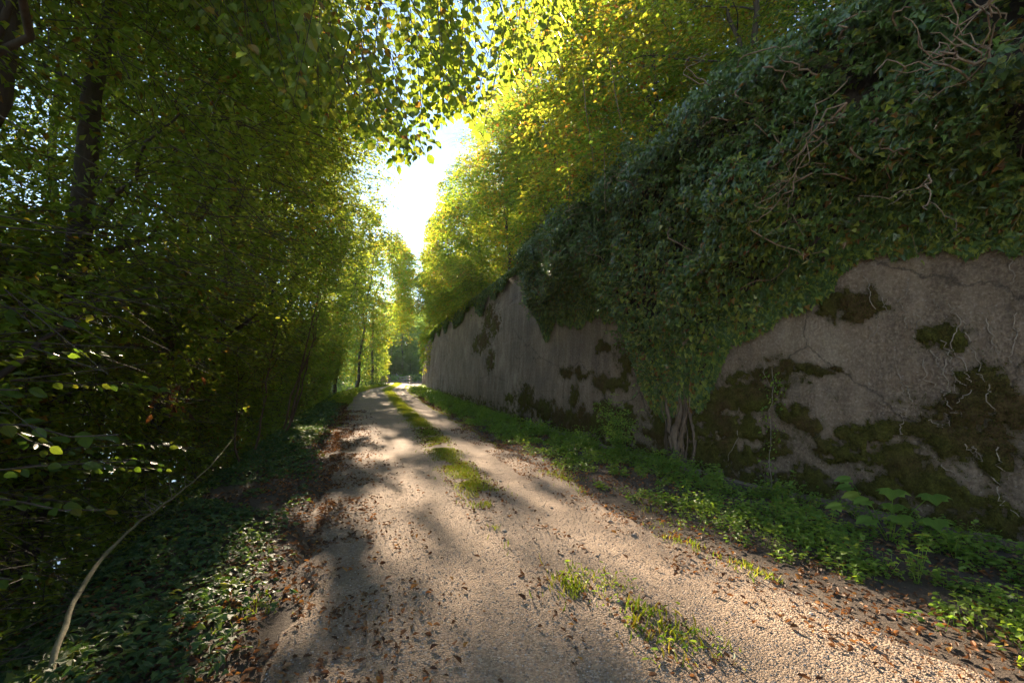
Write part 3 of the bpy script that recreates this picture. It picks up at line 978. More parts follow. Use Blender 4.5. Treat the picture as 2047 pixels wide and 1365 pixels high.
for rt in ROOTS:
    rt = np.array(rt)
    tt_ = np.linspace(0, len(rt) - 1, 6 * len(rt))
    ys = np.interp(tt_, np.arange(len(rt)), rt[:, 0]) + .012 * RNG.normal(size=len(tt_))
    zs = np.interp(tt_, np.arange(len(rt)), rt[:, 1]) + .008 * RNG.normal(size=len(tt_))
    mm = sstep(0, .5, moss_mask(ys, zs)) * .04
    pts = np.stack([wall_x(ys, zs) - .008 - mm, ys, zs], 1)
    tube_obj("dead_root", pts, .006, .0035, M['root'], ivy, 5)

# greenish flower clusters of the ivy
pv, pr_ = [], []
for q_ in range(230):
    y0 = 1.6 + 9 * RNG.random() ** 1.3
    z0 = float(ivy_low(y0)) + .1 + RNG.random() * (5.6 - float(ivy_low(y0))) 
    if noise(y0 * 1.2, z0 * 1.2, 61) < .42:
        continue
    x0 = float(wall_x(y0, min(z0, 5.5))) - float(ivy_thick(y0, z0)) * 1.12
    for u_ in range(4):
        c0 = np.array([x0, y0, z0]) + RNG.normal(size=3) * .045
        for b_ in range(16):
            d = unit(RNG.normal(size=3) + np.array([-.6, 0, .6]))
            pv.append(c0 + d * .019)
pv = np.array(pv)
OCT = np.array([(1, 0, 0), (-1, 0, 0), (0, 1, 0), (0, -1, 0), (0, 0, 1), (0, 0, -1)]) * .0048
OF = np.array([(0, 2, 4), (2, 1, 4), (1, 3, 4), (3, 0, 4), (2, 0, 5), (1, 2, 5), (3, 1, 5), (0, 3, 5)])
Vu = (pv[:, None] + OCT[None]).reshape(-1, 3)
Fu = (np.arange(len(pv))[:, None, None] * 6 + OF[None]).reshape(-1, 3)
tag(link("flower_clusters", make_mesh("flower_clusters", Vu, Fu, M['umbel'], False, rnd=np.repeat(RNG.random(len(pv)), 6)), ivy), kind='stuff')

# ------------------------------------------------------------------ trees
def light_gaps(P, rng):
    """drops leaves whose shadow would fall on chosen sunlit patches of the track"""
    t = (P[:, 2] - .0) / SUNV[2]
    gx_, gy_ = P[:, 0] - SUNV[0] * t, P[:, 1] - SUNV[1] * t
    u = (gx_ - Lf(gy_)) / np.maximum(Rf(gy_) - Lf(gy_), .5)
    nz_ = .42 * fbm(gx_ * 1.1, gy_ * .5, 77, 2) + .58 * fbm(gx_ * 5.0 + .6 * gy_, gy_ * 1.5, 78, 2)
    thr_ = np.interp(u, [-.6, -.15, .1, .35, .6, .8, 1.0, 1.12, 1.3], [.64, .59, .56, .53, .47, .30, .33, .58, .7])
    thr_ = thr_ - .07 * sstep(9, 13, gy_) + .12 * sstep(13, 17, gy_) * (P[:, 1] > 37)
    lit = (nz_ > thr_) & (gy_ > -3) & (gy_ < 75) & (u > -.8) & (u < 1.6 + .4 * sstep(20, 30, gy_))
    keep = ~lit | (rng.random(len(P)) < np.where(P[:, 1] > 55, .45, np.where(P[:, 1] > 37, .12, .0)))  # crown leaves culled so the sun lights a chosen pattern below
    return keep & (np.hypot(gx_ - .2936, gy_ + 4.18 - .0) > .15)  # opening cut along the camera's line to the sun


def tree(name, base, H, zlo, R, n_spray, n_leaf, size, Ls, leaf, bark, label, cat='tree', group=None, lean=(0, 0), r0=.12,
         prof=None, shape='tri2', clip=None, n_limb=7, thr=.40, nf=.55, seed=0, twigs=True, wf=.55, droop=.12, hollow=.5, stems=None, flat=.35):
    rng = np.random.default_rng(1000 + seed)
    base = np.array(base, float)
    root = empty(name, base)
    tag(root, label, cat, group)
    # crown
    m = int(n_spray * 2.4)
    z = zlo + (H - zlo) * rng.random(m) ** .95
    tz = (z - zlo) / (H - zlo)
    pr = (np.sin(np.pi * np.clip(tz * .9 + .1, 0, 1)) ** .5 if prof is None else prof(tz))
    az = rng.random(m) * 2 * np.pi
    rad = R * pr * (hollow + (1 - hollow) * rng.random(m)) * (.8 + .4 * noise(az * 1.3, z * .6, seed))
    ax = base[0] + lean[0] * tz
    ay = base[1] + lean[1] * tz
    C = np.stack([ax + rad * np.cos(az), ay + rad * np.sin(az), base[2] + z], 1)
    nn = fbm(C[:, 0] * nf, C[:, 1] * nf, C[:, 2] * nf * 1.5, 2)
    C2, az2 = C[nn > thr][:n_spray], az[nn > thr][:n_spray]
    if clip is not None:
        k = clip(C2)
        C2, az2 = C2[k], az2[k]
    out = np.stack([np.cos(az2), np.sin(az2), -.05 + .25 * rng.normal(size=len(az2))], 1) + rng.normal(size=(len(az2), 3)) * .35
    P, D, N, L, tw = spray_leaves(C2, out, n_leaf, Ls * (.7 + .6 * rng.random(len(C2))), size, rng, droop, flat)
    if clip is not None:
        k = clip(P)
        P, D, N, L = P[k], D[k], N[k], L[k]
    k = light_gaps(P, rng)
    P, D, N, L = P[k], D[k], N[k], L[k]
    k = light_gaps(C2, rng)
    tw = (tw[0][k], tw[1][k])
    rn = np.clip(1.5 * (fbm(P[:, 0] * .9 + seed, P[:, 1] * .9, P[:, 2] * .9, 2) - .5) + .42 + .5 * (rng.random(len(P)) - .5), 0, .97)
    odd = rng.random(len(P)) < .02
    rn[odd] = .99
    me = leaves(name + "_crown", P - base, D, N, L, L * wf, shape, M[leaf], rn)
    tag(link("crown", me, root), kind='stuff')
    if twigs:
        tag(link("twigs", twigs_mesh("twigs", tw[0] - base, tw[1] - base, .0032 + size * .012, M[bark]), root), kind='stuff')
    # trunk(s) and limbs
    tops = []
    for (dx, dy, rr, hh) in (stems or [(0, 0, 1, .93)]):
        p0 = np.array([dx * .25, dy * .25, -.3])
        p1 = np.array([lean[0] + dx, lean[1] + dy, H * hh])
        pts = wig(p0, p1, 14, .05, rng=rng)
        rd = r0 * rr * (1 - .85 * np.linspace(0, 1, 14)) * (1 + .35 * np.exp(-np.linspace(0, 1, 14) * 18))
        link("trunk", Tubes(9).add(pts, rd, None, .12).mesh("trunk", M[bark]), root)
        tops.append((pts, rd))
    if len(C2):
        for q in range(n_limb):
            pts, rd = tops[q % len(tops)]
            k = rng.integers(3, 12)
            cand = C2[rng.integers(0, len(C2), 12)] - base
            dz = np.abs(cand[:, 2] - pts[k, 2] - 1.0)
            e = cand[np.argmin(dz)]
            if clip is not None and np.linalg.norm((e - pts[k])[:2]) > R * 1.2:
                continue
            link("branch", Tubes(6).add(wig(pts[k], e, 9, .12, .06, rng=rng), rd[k] * .36, .006, .12).mesh("branch", M[bark]), root)
    return root


def copy_tree(o, loc, rz, s, label=None):
    c = o.copy()
    col.objects.link(c)
    c.location = loc
    c.rotation_euler = (0, 0, rz)
    c.scale = (s, s, s)
    if label:
        c['label'] = label
    for ch in [x for x in bpy.data.objects if x.parent == o]:
        d = ch.copy()
        col.objects.link(d)
        d.parent = c
    return c


def gz(x, y):
    return float(ground_z(x, y))


def clip_left(P):
    x, y, z = P[:, 0], P[:, 1], P[:, 2]
    l = Lf(y)
    wobble = .9 * (fbm(y * .8, z * .8, 71, 3) - .5) + .4 * (noise(y * 2.6, z * 2.6, 72) - .5)
    b = Bf(y)
    # low down the leaves stop at the bank edge, higher up they reach out over the track
    e = np.where(z < .7, b - .25, b - .25 + (z - .7) * .46)
    e = np.minimum(e, l + 2.5 + .3 * np.clip(z - 6, 0, 6)) + .35 * sstep(4, 6, z) + .5 * sstep(4.3, 5.5, z) * sstep(7, 9, y)
    far = sstep(24, 40, y)
    e = e + far * np.clip((z - 5.5) * .8, 0, 5)
    keep = x < e + wobble
    # keep clear of the standing photographer
    keep &= (np.hypot(x, y) > 1.35) | (z < 0)
    return keep


G = "front row of trees along the left bank"
FRONT = [  # x, y, H, zlo, R, r0, label
    (-2.75, 1.7, 8.5, -.3, 1.9, .07, "nearest leafy tree at the left edge of the photo with large veined leaves"),
    (-3.05, 3.3, 9.5, -.6, 1.9, .12, "hornbeam with a thin upright trunk just left of the pale fallen branch"),
    (-3.6, 5.6, 10.5, -.8, 2.1, .16, "left bank tree with a thick dark trunk in front of the black hollow"),
    (-3.75, 8.2, 11.0, -1.0, 2.1, .13, "leafy left bank tree behind the thick dark trunk"),
    (-4.1, 11.0, 11.5, -1.0, 2.2, .18, "left bank tree with ragged brown dead foliage on its dark trunk"),
    (-4.3, 14.2, 12.0, -1.0, 2.3, .14, "dense green tree between the ragged trunk and the leaning saplings"),
    (-4.8, 18.0, 12.5, -1.0, 2.5, .15, "tree beside the leaning bare saplings with the sun above it"),
    (-5.2, 22.5, 13.0, -1.0, 2.7, .16, "tree behind the leaning saplings on the left of the track"),
    (-5.6, 27.5, 12.5, -1.0, 2.9, .16, "yellow lit tree where the left hedge of leaves bends in"),
    (-6.0, 33.5, 12.0, -1.0, 3.1, .17, "farthest tree of the left row with bright yellow edge leaves"),
]
for q_, (x_, y_, H_, zl_, R_, r_, lab) in enumerate(FRONT):
    near = y_ < 10
    S = .058 if y_ < 4 else .066 if y_ < 9 else .085 if y_ < 16 else .12 if y_ < 25 else .16
    ns = 5200 if y_ < 4 else 5600 if y_ < 9 else 3800 if y_ < 16 else 2400 if y_ < 25 else 1800
    zb = min(gz(x_, y_), 0)
    tree("hornbeam_tree", (x_, y_, zb), H_ - zb, .3, R_ * 1.25, ns, 15, S, .55 if near else .8, 'beech', 'bark', lab, group=G,
         lean=(1.0, .2), r0=r_, clip=clip_left, seed=q_, n_limb=11 if near else 6, thr=.46, nf=.8, wf=(.62, .5, .7)[q_ % 3], hollow=.25, flat=(.25, .5, .35)[q_ % 3], prof=lambda t: .75 + .5 * np.sin(np.pi * t) - .55 * t ** 3)

BL = "dim leafy tree in the second row on the left bank, behind the front trees"
for q_, (x_, y_, H_) in enumerate([(-6.2, 2.6, 10), (-6.6, 6.5, 11.5), (-6.8, 10.5, 12), (-7.4, 15.5, 12.5), (-8.0, 21.5, 13), (-8.8, 29.0, 13), (-9.5, 38, 13)]):
    zb = gz(x_, y_)
    tree("hornbeam_tree", (x_, y_, zb), H_ - zb, .5, 3.0 + y_ * .03, 1500, 13, .11 if y_ < 12 else .16, .8, 'beech', 'bark', BL, group="second row of trees on the left bank",
         lean=(.3, 0), r0=.15, seed=20 + q_, n_limb=5, thr=.36, wf=.62, clip=clip_left, hollow=.15, prof=lambda t: .9 + .3 * np.sin(np.pi * t) - .5 * t ** 3)

# understorey bushes along the bank edge
for q_, (x_, y_, H_, R_, lab) in enumerate([
        (-3.6, 1.2, 3.2, 1.5, "low dark bush at the lower left corner of the photo"),
        (-3.9, 4.6, 3.4, 1.6, "low dark bush below the thin upright hornbeam"),
        (-4.2, 7.6, 3.6, 1.6, "dark bush filling the hollow behind the thick trunk"),
        (-4.2, 10.4, 3.6, 1.5, "bush at the foot of the ragged trunk on the left bank"),
        (-4.3, 13.6, 3.8, 1.5, "bush behind the feet of the leaning saplings"),
        (-4.6, 17.2, 4.0, 1.6, "bush beyond the leaning saplings with sunlit edge"),
        (-5.0, 21.5, 4.2, 1.8, "sunlit bush at the left edge of the track, middle distance"),
        (-5.2, 26.0, 4.4, 1.9, "yellow lit bush at the bend of the left hedge"),
        (-5.6, 31.5, 4.4, 2.0, "bright bush farther along the left hedge"),
        (-5.6, 37.0, 4.4, 2.0, "farthest bush of the left hedge")]):
    zb = gz(x_, y_)
    tree("bank_bush", (x_, y_, zb), H_ - zb * .8, .0, R_, 1800 if y_ < 12 else 1300, 14, .07 if y_ < 9 else .09 if y_ < 18 else .14, .6, 'beech', 'bark', lab, 'bush',
         "bushes under the trees of the left bank", r0=.05, seed=120 + q_, n_limb=6, thr=.34, wf=.62, clip=clip_left, hollow=.2,
         prof=lambda t: 1.1 - .5 * t ** 2, stems=[(-.3, -.4, 1, .9), (.3, .4, .8, .9), (-.1, .6, .7, .8)])

# trees whose crowns close over the far end of the track
def clip_arch(P):
    x, y, z = P[:, 0], P[:, 1], P[:, 2]
    wob = 2.2 * (fbm(y * .5, z * .7, 82, 3) - .5) + .8 * (noise(y * 2, z * 2.2, 83) - .5)
    inside = (x > Lf(y) - .3 + wob) & (x < Rf(y) + .8 + wob)
    roof = 4.9 + 2.4 * (noise(x * .8, y * .5, 81) - .5) + .05 * (y - 38)
    return ~(inside & (z < roof)) & ~((x > 2.4) & (y < 45) & (z < 6))


for q_, (x_, y_, H_, R_, lab, ks) in enumerate([
        (-4.8, 40.5, 16.0, 4.6, "airy tree at the far left whose crown reaches over the track", 1700),
        (-3.8, 48.0, 17.5, 5.2, "tree closing the green arch over the track from the left", 2300),
        (-2.6, 56.0, 11.0, 2.6, "shaded blue-green tree left of the track just before the wooden fence", 900),
        (-4.6, 60.0, 13.0, 3.4, "dark tall tree behind the left wooden fence", 900),
        (-4.5, 64.0, 20.0, 5.6, "tallest tree beyond the fence, closing the lower end of the sky gap", 3600),
        (-2.6, 67.0, 6.5, 1.3, "yellow lit narrow tree beside the first fence posts", 500)]):
    zb = gz(x_, y_)
    tree("broadleaf_tree", (x_, y_, zb), H_ - zb, 6.5 if q_ == 4 else 1.2 if q_ < 2 else .1, R_, ks, 14, .26 if q_ == 4 else .2, 1.0, 'ash' if q_ in (0, 1, 4, 5) else 'far_leaf', 'bark', lab, lean=(1.6 if q_ < 2 else 3.6 if q_ == 4 else 0, 0),
         r0=.16, seed=40 + q_, n_limb=7, thr=.40, wf=.6, clip=clip_arch)

# saplings leaning at the left of the track
for q_, (x_, y_, dx, dy, h_, lab) in enumerate([
        (-2.9, 13.5, .75, .6, 4.6, "tall slim reddish sapling leaning right, nearest of the leaning saplings"),
        (-3.1, 14.3, 1.0, .9, 4.2, "second slim sapling crossing behind the tall reddish one"),
        (-3.3, 16.2, .8, .5, 4.5, "thin leaning sapling farther along the left hedge"),
        (-2.75, 10.2, .3, .5, 2.6, "short bent brown sapling beside the ivy carpet on the left"),
        (-2.7, 9.4, -.2, .3, 2.2, "twisted thin brown sapling at the foot of the ragged trunk")]):
    rt_ = empty("sapling", (x_, y_, gz(x_, y_)))
    tag(rt_, lab, "sapling", "slim saplings on the left bank")
    pts = wig((0, 0, -.1), (dx, dy, h_), 12, .08)
    link("stem", Tubes(6).add(pts, .035 if q_ < 3 else .022, .010, .1).mesh("stem", M['bark_red']), rt_)
    for s_ in range(5):
        b0 = pts[4 + s_]
        link("twig", Tubes(5).add(wig(b0, b0 + np.array([RNG.normal() * .4, RNG.normal() * .4, .5]), 6, .2), .010, .004).mesh("twig", M['bark_red']), rt_)
    C_ = pts[RNG.integers(6, 12, 26)] + RNG.normal(size=(26, 3)) * .15
    o_ = RNG.normal(size=(26, 3)); o_[:, 2] *= .3
    P_, D_, N_, L_, _ = spray_leaves(C_, o_, 9, .4, .07, RNG)
    tag(link("foliage", leaves("foliage", P_, D_, N_, L_, L_ * .55, 'ovate', M['beech']), rt_), kind='stuff')

# dead brown foliage hanging on the ragged trunk
rt_ = empty("dead_branch", (-2.6, 6.2, 1.4))
tag(rt_, "broken branch with hanging withered brown leaves against the dark hollow", "dead branch")
pts = wig((-.6, -.1, .25), (.12, .1, 0), 8, .1)
link("stem", Tubes(6).add(pts, .014, .005).mesh("stem", M['bark_red']), rt_)
for q_ in range(34):
    p_ = pts[RNG.integers(4, 8)] + RNG.normal(size=3) * np.array([.09, .09, .1]) - np.array([0, 0, .15 * RNG.random()])
    if q_ == 0:
        me_dead = leaves("withered_leaf", np.zeros((1, 3)), np.array([[1., 0, 0]]), np.array([[0, 0, 1.]]), 1, .45, 'curl', M['litter'], rnd=np.array([.3]))
    o = link("leaf", me_dead, rt_)
    orient(o, p_, np.array([0, 0, -1]) + RNG.normal(size=3) * .35, RNG.normal(size=3), .09 + .05 * RNG.random())

# big veined leaves of the nearest tree, single leaves
def near_branch(name, root_pt, tips, label, n_leaf, size, cat='branch', parent=None, mat='beech_big', hang=.2, count=None, sags=.05, rmin=.006):
    rt = parent if parent is not None else tag(empty(name, root_pt), label, cat)
    rp = np.array(root_pt, float)
    off = rp if parent is None else np.array(parent.location)
    me = leaf_detailed("veined_leaf", M[mat])
    for tp in tips:
        tp = np.array(tp, float)
        pts = wig(rp, tp, 10, .08, sags)
        link("twig", Tubes(6).add(pts - off, rmin, .003).mesh("twig", M['bark']), rt)
        dirv = unit(tp - rp)
        sd = unit(np.cross(dirv, [0, 0, 1.0]))
        for k in range(n_leaf):
            t = .25 + .75 * k / max(n_leaf - 1, 1)
            ti = min(t * 9, 8.999)
            p = pts[int(ti)] + (pts[int(ti) + 1] - pts[int(ti)]) * (ti % 1) + (RNG.random() - .5) * .02
            s = 1 if k % 2 else -1
            reach = (.02 + RNG.random() * .16) * (1.15 - t)
            p = p + sd * s * reach + dirv * reach * .5 + np.array([0, 0, -hang * reach])
            d = dirv * .7 + sd * s * .8 + RNG.normal(size=3) * .2
            d[2] -= .15 + hang
            nn = np.array([.3, -.55, .8]) + RNG.normal(size=3) * .4
            o = link("leaf", me, rt)
            orient(o, p - off, d, nn, size * (.75 + .45 * RNG.random()))
    return rt


t1 = [o for o in bpy.data.objects if o.name == "hornbeam_tree"][0]
near_branch(None, (-2.45, 1.9, 1.45), [(-1.35, 2.1, 1.55), (-1.15, 2.35, 1.35), (-1.5, 1.7, 1.3), (-1.6, 1.6, 1.7), (-1.7, 1.6, 1.0)], None, 25, .072, parent=t1)
near_branch(None, (-2.6, 2.1, 1.0), [(-1.25, 2.5, 1.0), (-1.45, 2.3, .8), (-1.6, 1.9, .85), (-1.35, 2.9, 1.15)], None, 25, .068, parent=t1)
near_branch(None, (-2.6, 2.0, 1.9), [(-1.5, 1.9, 2.0), (-1.4, 2.5, 1.85), (-1.7, 1.6, 2.2)], None, 23, .068, parent=t1)
t2 = [o for o in bpy.data.objects if o.name == "hornbeam_tree.001"][0]
near_branch(None, (-2.9, 3.4, 1.5), [(-1.7, 3.4, 1.75), (-1.6, 3.9, 1.5), (-1.9, 3.2, 1.2)], None, 30, .066, parent=t2)
near_branch(None, (-3.0, 3.6, .9), [(-1.75, 4.1, .95), (-1.9, 4.6, .8), (-2.0, 3.6, .8), (-1.6, 4.4, 1.0)], None, 28, .06, parent=t2)
near_branch(None, (-3.0, 3.4, 2.3), [(-1.5, 4.0, 2.2), (-1.6, 4.4, 2.5), (-1.9, 3.6, 2.7)], None, 30, .062, parent=t2)

# overhanging tree: curtain of hanging leaves over the track
ov = empty("overhanging_tree", (-2.6, .2, 0))
tag(ov, "tree above the camera whose drooping sunlit leaves hang over the track into the sky gap", "tree")
ob = np.array([-2.6, .2, 0])
link("trunk", Tubes(10).add(wig((0, 0, -.3), (.5, 1.0, 8.0), 14, .04), .16, .06, .1).mesh("trunk", M['bark']), ov)
LOW = np.array([(-1.6, 4.4), (-1.21, 4.21), (-0.81, 3.79), (-0.41, 3.72), (-0.03, 3.40), (0.14, 3.50), (0.29, 3.55), (0.4, 3.9), (0.58, 4.0), (0.75, 3.78), (0.84, 4.18), (1.01, 4.29), (1.21, 4.55), (1.46, 4.64), (1.68, 5.15), (1.9, 5.6)])
limbs = []
for q_ in range(9):
    e = np.array([-1.3 + q_ * .37, 3.3 + .5 * RNG.random(), 5.6 + .35 * RNG.random()])
    pts = wig(np.array([.4, .8, 5.0 + .2 * q_]) + ob, e, 12, .08, .05)
    limbs.append(pts)
    link("branch", Tubes(6).add(pts - ob, .035, .010, .1).mesh("branch", M['bark']), ov)
PP, DD, NN = [], [], []
TA, TB = [], []
for q_ in range(430):
    x0 = -1.7 + 3.5 * RNG.random() ** .9
    if x0 > .7 and q_ % 5 < 2:
        continue
    y0 = 4.0 + .55 * RNG.normal()
    y0 = np.clip(y0, 2.9, 5.4)
    s_ = y0 / 4.0
    zlow = 1.6 + (np.interp(x0, LOW[:, 0], LOW[:, 1]) - 1.6) * s_
    ztop = max(zlow + .25, 1.6 + 4.3 * s_)
    zend = zlow + (ztop - zlow) * (RNG.random() ** 1.5 if q_ % 3 else 0.0) + .02
    L_ = .45 + .5 * RNG.random()
    xs = x0 * s_
    a = np.array([xs - .22 + .22 * RNG.normal(), y0 - .15 + .15 * RNG.normal(), zend + L_])
    b = np.array([xs, y0, zend])
    TA.append(a); TB.append(b)
    nl = int(L_ / .045)
    for k in range(nl):
        t = (k + .5) / nl
        p = a + (b - a) * t
        s = 1 if k % 2 else -1
        sd = unit(np.array([.9, RNG.normal() * .4, 0]))
        PP.append(p + sd * s * .02)
        DD.append(sd * s * .75 + np.array([0, 0, -.85]) + RNG.normal(size=3) * .22)
        NN.append(np.array([.1, -.85, .35]) + RNG.normal(size=3) * .3)
PP, DD, NN = np.array(PP), np.array(DD), np.array(NN)
idx = np.argsort(PP[:, 2] / PP[:, 1])[:300]
mk_ = np.ones(len(PP), bool); mk_[idx] = False
Lh = .038 + .05 * RNG.random(len(PP)) ** .8
tag(link("foliage", leaves("foliage", PP[mk_] - ob, DD[mk_], NN[mk_], Lh[mk_], Lh[mk_] * .82, 'ovate', M['beech']), ov), kind='stuff')
me_lf = leaf_detailed("hanging_leaf", M['beech_big'])
for k in idx:
    o = link("leaf", me_lf, ov)
    orient(o, PP[k] - ob, DD[k], NN[k], float(Lh[k]))
tag(link("twigs", twigs_mesh("twigs", np.array(TA) - ob, np.array(TB) - ob, .004, M['bark']), ov), kind='stuff')
# dense canopy above, out to the left
rng = np.random.default_rng(5)
C_ = np.stack([rng.uniform(-2.6, 1.6, 900), rng.uniform(1.2, 6.0, 900), rng.uniform(4.4, 7.5, 900)], 1)
k_ = (C_[:, 2] > 1.6 + .98 * np.hypot(C_[:, 1], .5 * C_[:, 0]) + .25 * np.maximum(C_[:, 0], 0)) | (C_[:, 0] < -.9 - .12 * (C_[:, 1] - 3))
C_ = C_[k_]
o_ = rng.normal(size=C_.shape); o_[:, 2] = o_[:, 2] * .2 - .15
P_, D_, N_, L_, tw_ = spray_leaves(C_, o_, 14, .5, .068, rng)
tag(link("foliage", leaves("foliage", P_ - ob, D_, N_, L_, L_ * .6, 'ovate', M['beech']), ov), kind='stuff')

# ------------------------------------------------------------------ woods above the wall
def clip_right(P):
    x, y, z = P[:, 0], P[:, 1], P[:, 2]
    w = Wf(y)
    e = w - .25 - .7 * sstep(4, 7, y) * sstep(15, 12, y) - np.clip(z - 6, 0, 6) * .12 - sstep(18, 30, y) * .35
    e = e - 1.35 * sstep(16.5, 20, y) * sstep(38, 30, y) * sstep(5.0, 5.8, z) * sstep(13, 9, z)
    e = e + .9 * (fbm(y * .7, z * .7, 91, 3) - .5) + .3 * (noise(y * 2.4, z * 2.4, 92) - .5)
    floor = np.where(x > w + .3, -99, Wtop(y) + .1 - (1.3 + .8 * sstep(16, 13, y)) * noise(y * .8, x * .8, 3) - 5.2 * sstep(42, 50, y + 2 * noise(y * .8, z * .3)))
    return (x > e) & (z > floor)


RG = "sunlit trees on the bank above the wall"
RIGHT = [
    (6.7, 3.2, 6.2, 2.3, "shaded leafy shrub above the ivy at the top right corner", 'beech', 1100, .07),
    (6.4, 6.6, 6.5, 2.4, "dark green tree behind the ivy top, right of the yellow foliage", 'ash', 1500, .095),
    (6.2, 9.6, 8.5, 2.6, "bright yellow-green tree with hanging leaves above the ivy", 'ash', 2000, .11),
    (6.4, 13.0, 9.8, 2.7, "tall yellow-green tree at the right rim of the sky gap", 'ash', 2000, .12),
    (6.6, 17.5, 8.2, 2.8, "green sunlit bush tree above the bare concrete corner", 'ash', 1600, .145),
    (5.6, 22.0, 8.0, 3.6, "feathery bright bush leaning out over the bare wall", 'ash', 2400, .13),
    (5.2, 27.5, 8.0, 3.6, "leafy tree above the mossy wall stretch", 'ash', 2100, .15),
    (4.8, 33.5, 7.5, 3.6, "tree with thin bare stems above the far wall", 'ash', 1700, .17),
    (4.9, 39.5, 6.0, 3.0, "round bright tree over the fissured far end of the wall", 'ash', 1000, .18),
    (4.4, 46.0, 6.5, 2.8, "last tree on the wall, overhanging the track before the fence", 'ash', 1000, .19),
]
for q_, (x_, y_, H_, R_, lab, lf_, ns, S) in enumerate(RIGHT):
    zb = gz(x_, y_)
    tree("bank_tree", (x_, y_, zb), H_, -.3 if y_ < 40 else -3.5, R_, int(ns * 1.25), 15, S, .6 if y_ < 15 else .9, lf_, 'bark', lab, group=RG, lean=(-.5, 0), r0=.08, hollow=.35, prof=lambda t: 1.0 + .25 * np.sin(np.pi * t) - .45 * t ** 3,
         clip=clip_right, seed=60 + q_, n_limb=9, thr=.49, nf=.8, wf=.6, droop=.3, stems=[(-.1, -.5, 1, .8), (.2, .6, .8, .9)])
# tall narrow tree in the sky gap, and its neighbours up the hill
zb = gz(8.4, 33)
tall = tree("robinia_tree", (8.4, 33, zb), 15.5, 3.5, 2.3, 1500, 15, .17, .8, 'ash', 'bark', "tall feathery tree standing highest in the sky gap", lean=(-1.0, 0),
            r0=.14, seed=90, n_limb=9, thr=.46, wf=.4, droop=.25, nf=.7)
zb = gz(8.8, 25)
tree("robinia_tree", (8.8, 25, zb), 10.5, 2.0, 2.5, 1300, 15, .15, .8, 'ash', 'bark', "green tree between the tall feathery tree and the yellow foliage",
     r0=.14, seed=91, n_limb=7, thr=.42, wf=.45, droop=.25)
up = tree("hill_tree", (11.5, 9, gz(11.5, 9)), 10.0, .8, 3.3, 1500, 14, .16, 1.0, 'far_leaf', 'bark', "dark tree on the hillside behind the bank trees",
          group="trees up the hillside behind the wall", r0=.15, seed=92, n_limb=5, thr=.38, wf=.6)
for q_, (x_, y_) in enumerate([(10.5, 3.5), (11.5, 15.5), (12, 22), (13, 30), (12.5, 38), (10.5, 46), (9, 54), (10, 64)]):
    copy_tree(up, (x_, y_, gz(x_, y_)), q_ * 1.3, .9 + .1 * (q_ % 3))

# ------------------------------------------------------------------ far woods behind the fence
fw = tree("far_tree", (2, 118, gz(2, 118)), 17, .3, 5.5, 1100, 12, .42, 1.6, 'far_leaf', 'bark', "hazy blue-green tree in the woods beyond the end of the track",
          group="hazy trees beyond the track", r0=.3, seed=95, n_limb=4, thr=.36, wf=.65, twigs=False)
FARS = [(-7, 122), (9, 126), (-15, 135), (17, 130), (-1, 138), (8, 145), (-9, 148), (-22, 128), (24, 140), (-3, 160), (12, 165), (-14, 166), (3, 182), (-9, 190), (16, 188), (27, 165), (-28, 150), (36, 150), (-30, 175), (5, 205), (-6, 215), (18, 212), (-19, 205), (30, 195), (10, 96), (16, 84), (-3, 113), (0, 114), (3.5, 112), (6.5, 110), (-6.5, 112), (-14, 100), (-11, 84), (-20, 112)]
for q_, (x_, y_) in enumerate(FARS):
    copy_tree(fw, (x_, y_, gz(x_, y_)), q_ * 2.1, .3 if 109 < y_ < 115 else .75 + .35 * ((q_ * 7) % 5) / 4)
# trees across the river, low on the left
for q_, (x_, y_) in enumerate([(-75, 20), (-80, 34), (-76, 47), (-82, 58), (-70, 70), (-66, 85), (-90, 5), (-60, 100), (-50, 112), (-42, 125), (-33, 120), (-78, -15), (-80, -2)]):
    copy_tree(fw, (x_, y_, -6.2), q_ * 1.1, .6, "hazy tree across the river")['group'] = "trees across the river"

# ------------------------------------------------------------------ the hazy air
def haze(dens):
    x0, x1, y0, y1, z0, z1 = -905, 905, -205, 1205, -8.5, 62
    V = np.array([(x, y, z) for x in (x0, x1) for y in (y0, y1) for z in (z0, z1)])
    F = np.array([(0, 1, 3, 2), (4, 6, 7, 5), (0, 4, 5, 1), (2, 3, 7, 6), (0, 2, 6, 4), (1, 5, 7, 3)])
    m = bpy.data.materials.new("air")
    m.use_nodes = True
    nt = m.node_tree
    nt.nodes.clear()
    v = nt.nodes.new("ShaderNodeVolumePrincipled")
    v.inputs["Color"].default_value = (.86, .92, 1, 1)
    v.inputs["Density"].default_value = dens
    v.inputs["Anisotropy"].default_value = 0
    o = nt.nodes.new("ShaderNodeOutputMaterial")
    nt.links.new(v.outputs[0], o.inputs["Volume"])
    tag(link("haze", make_mesh("haze", V, F, m)), kind='stuff')


haze(.0003)

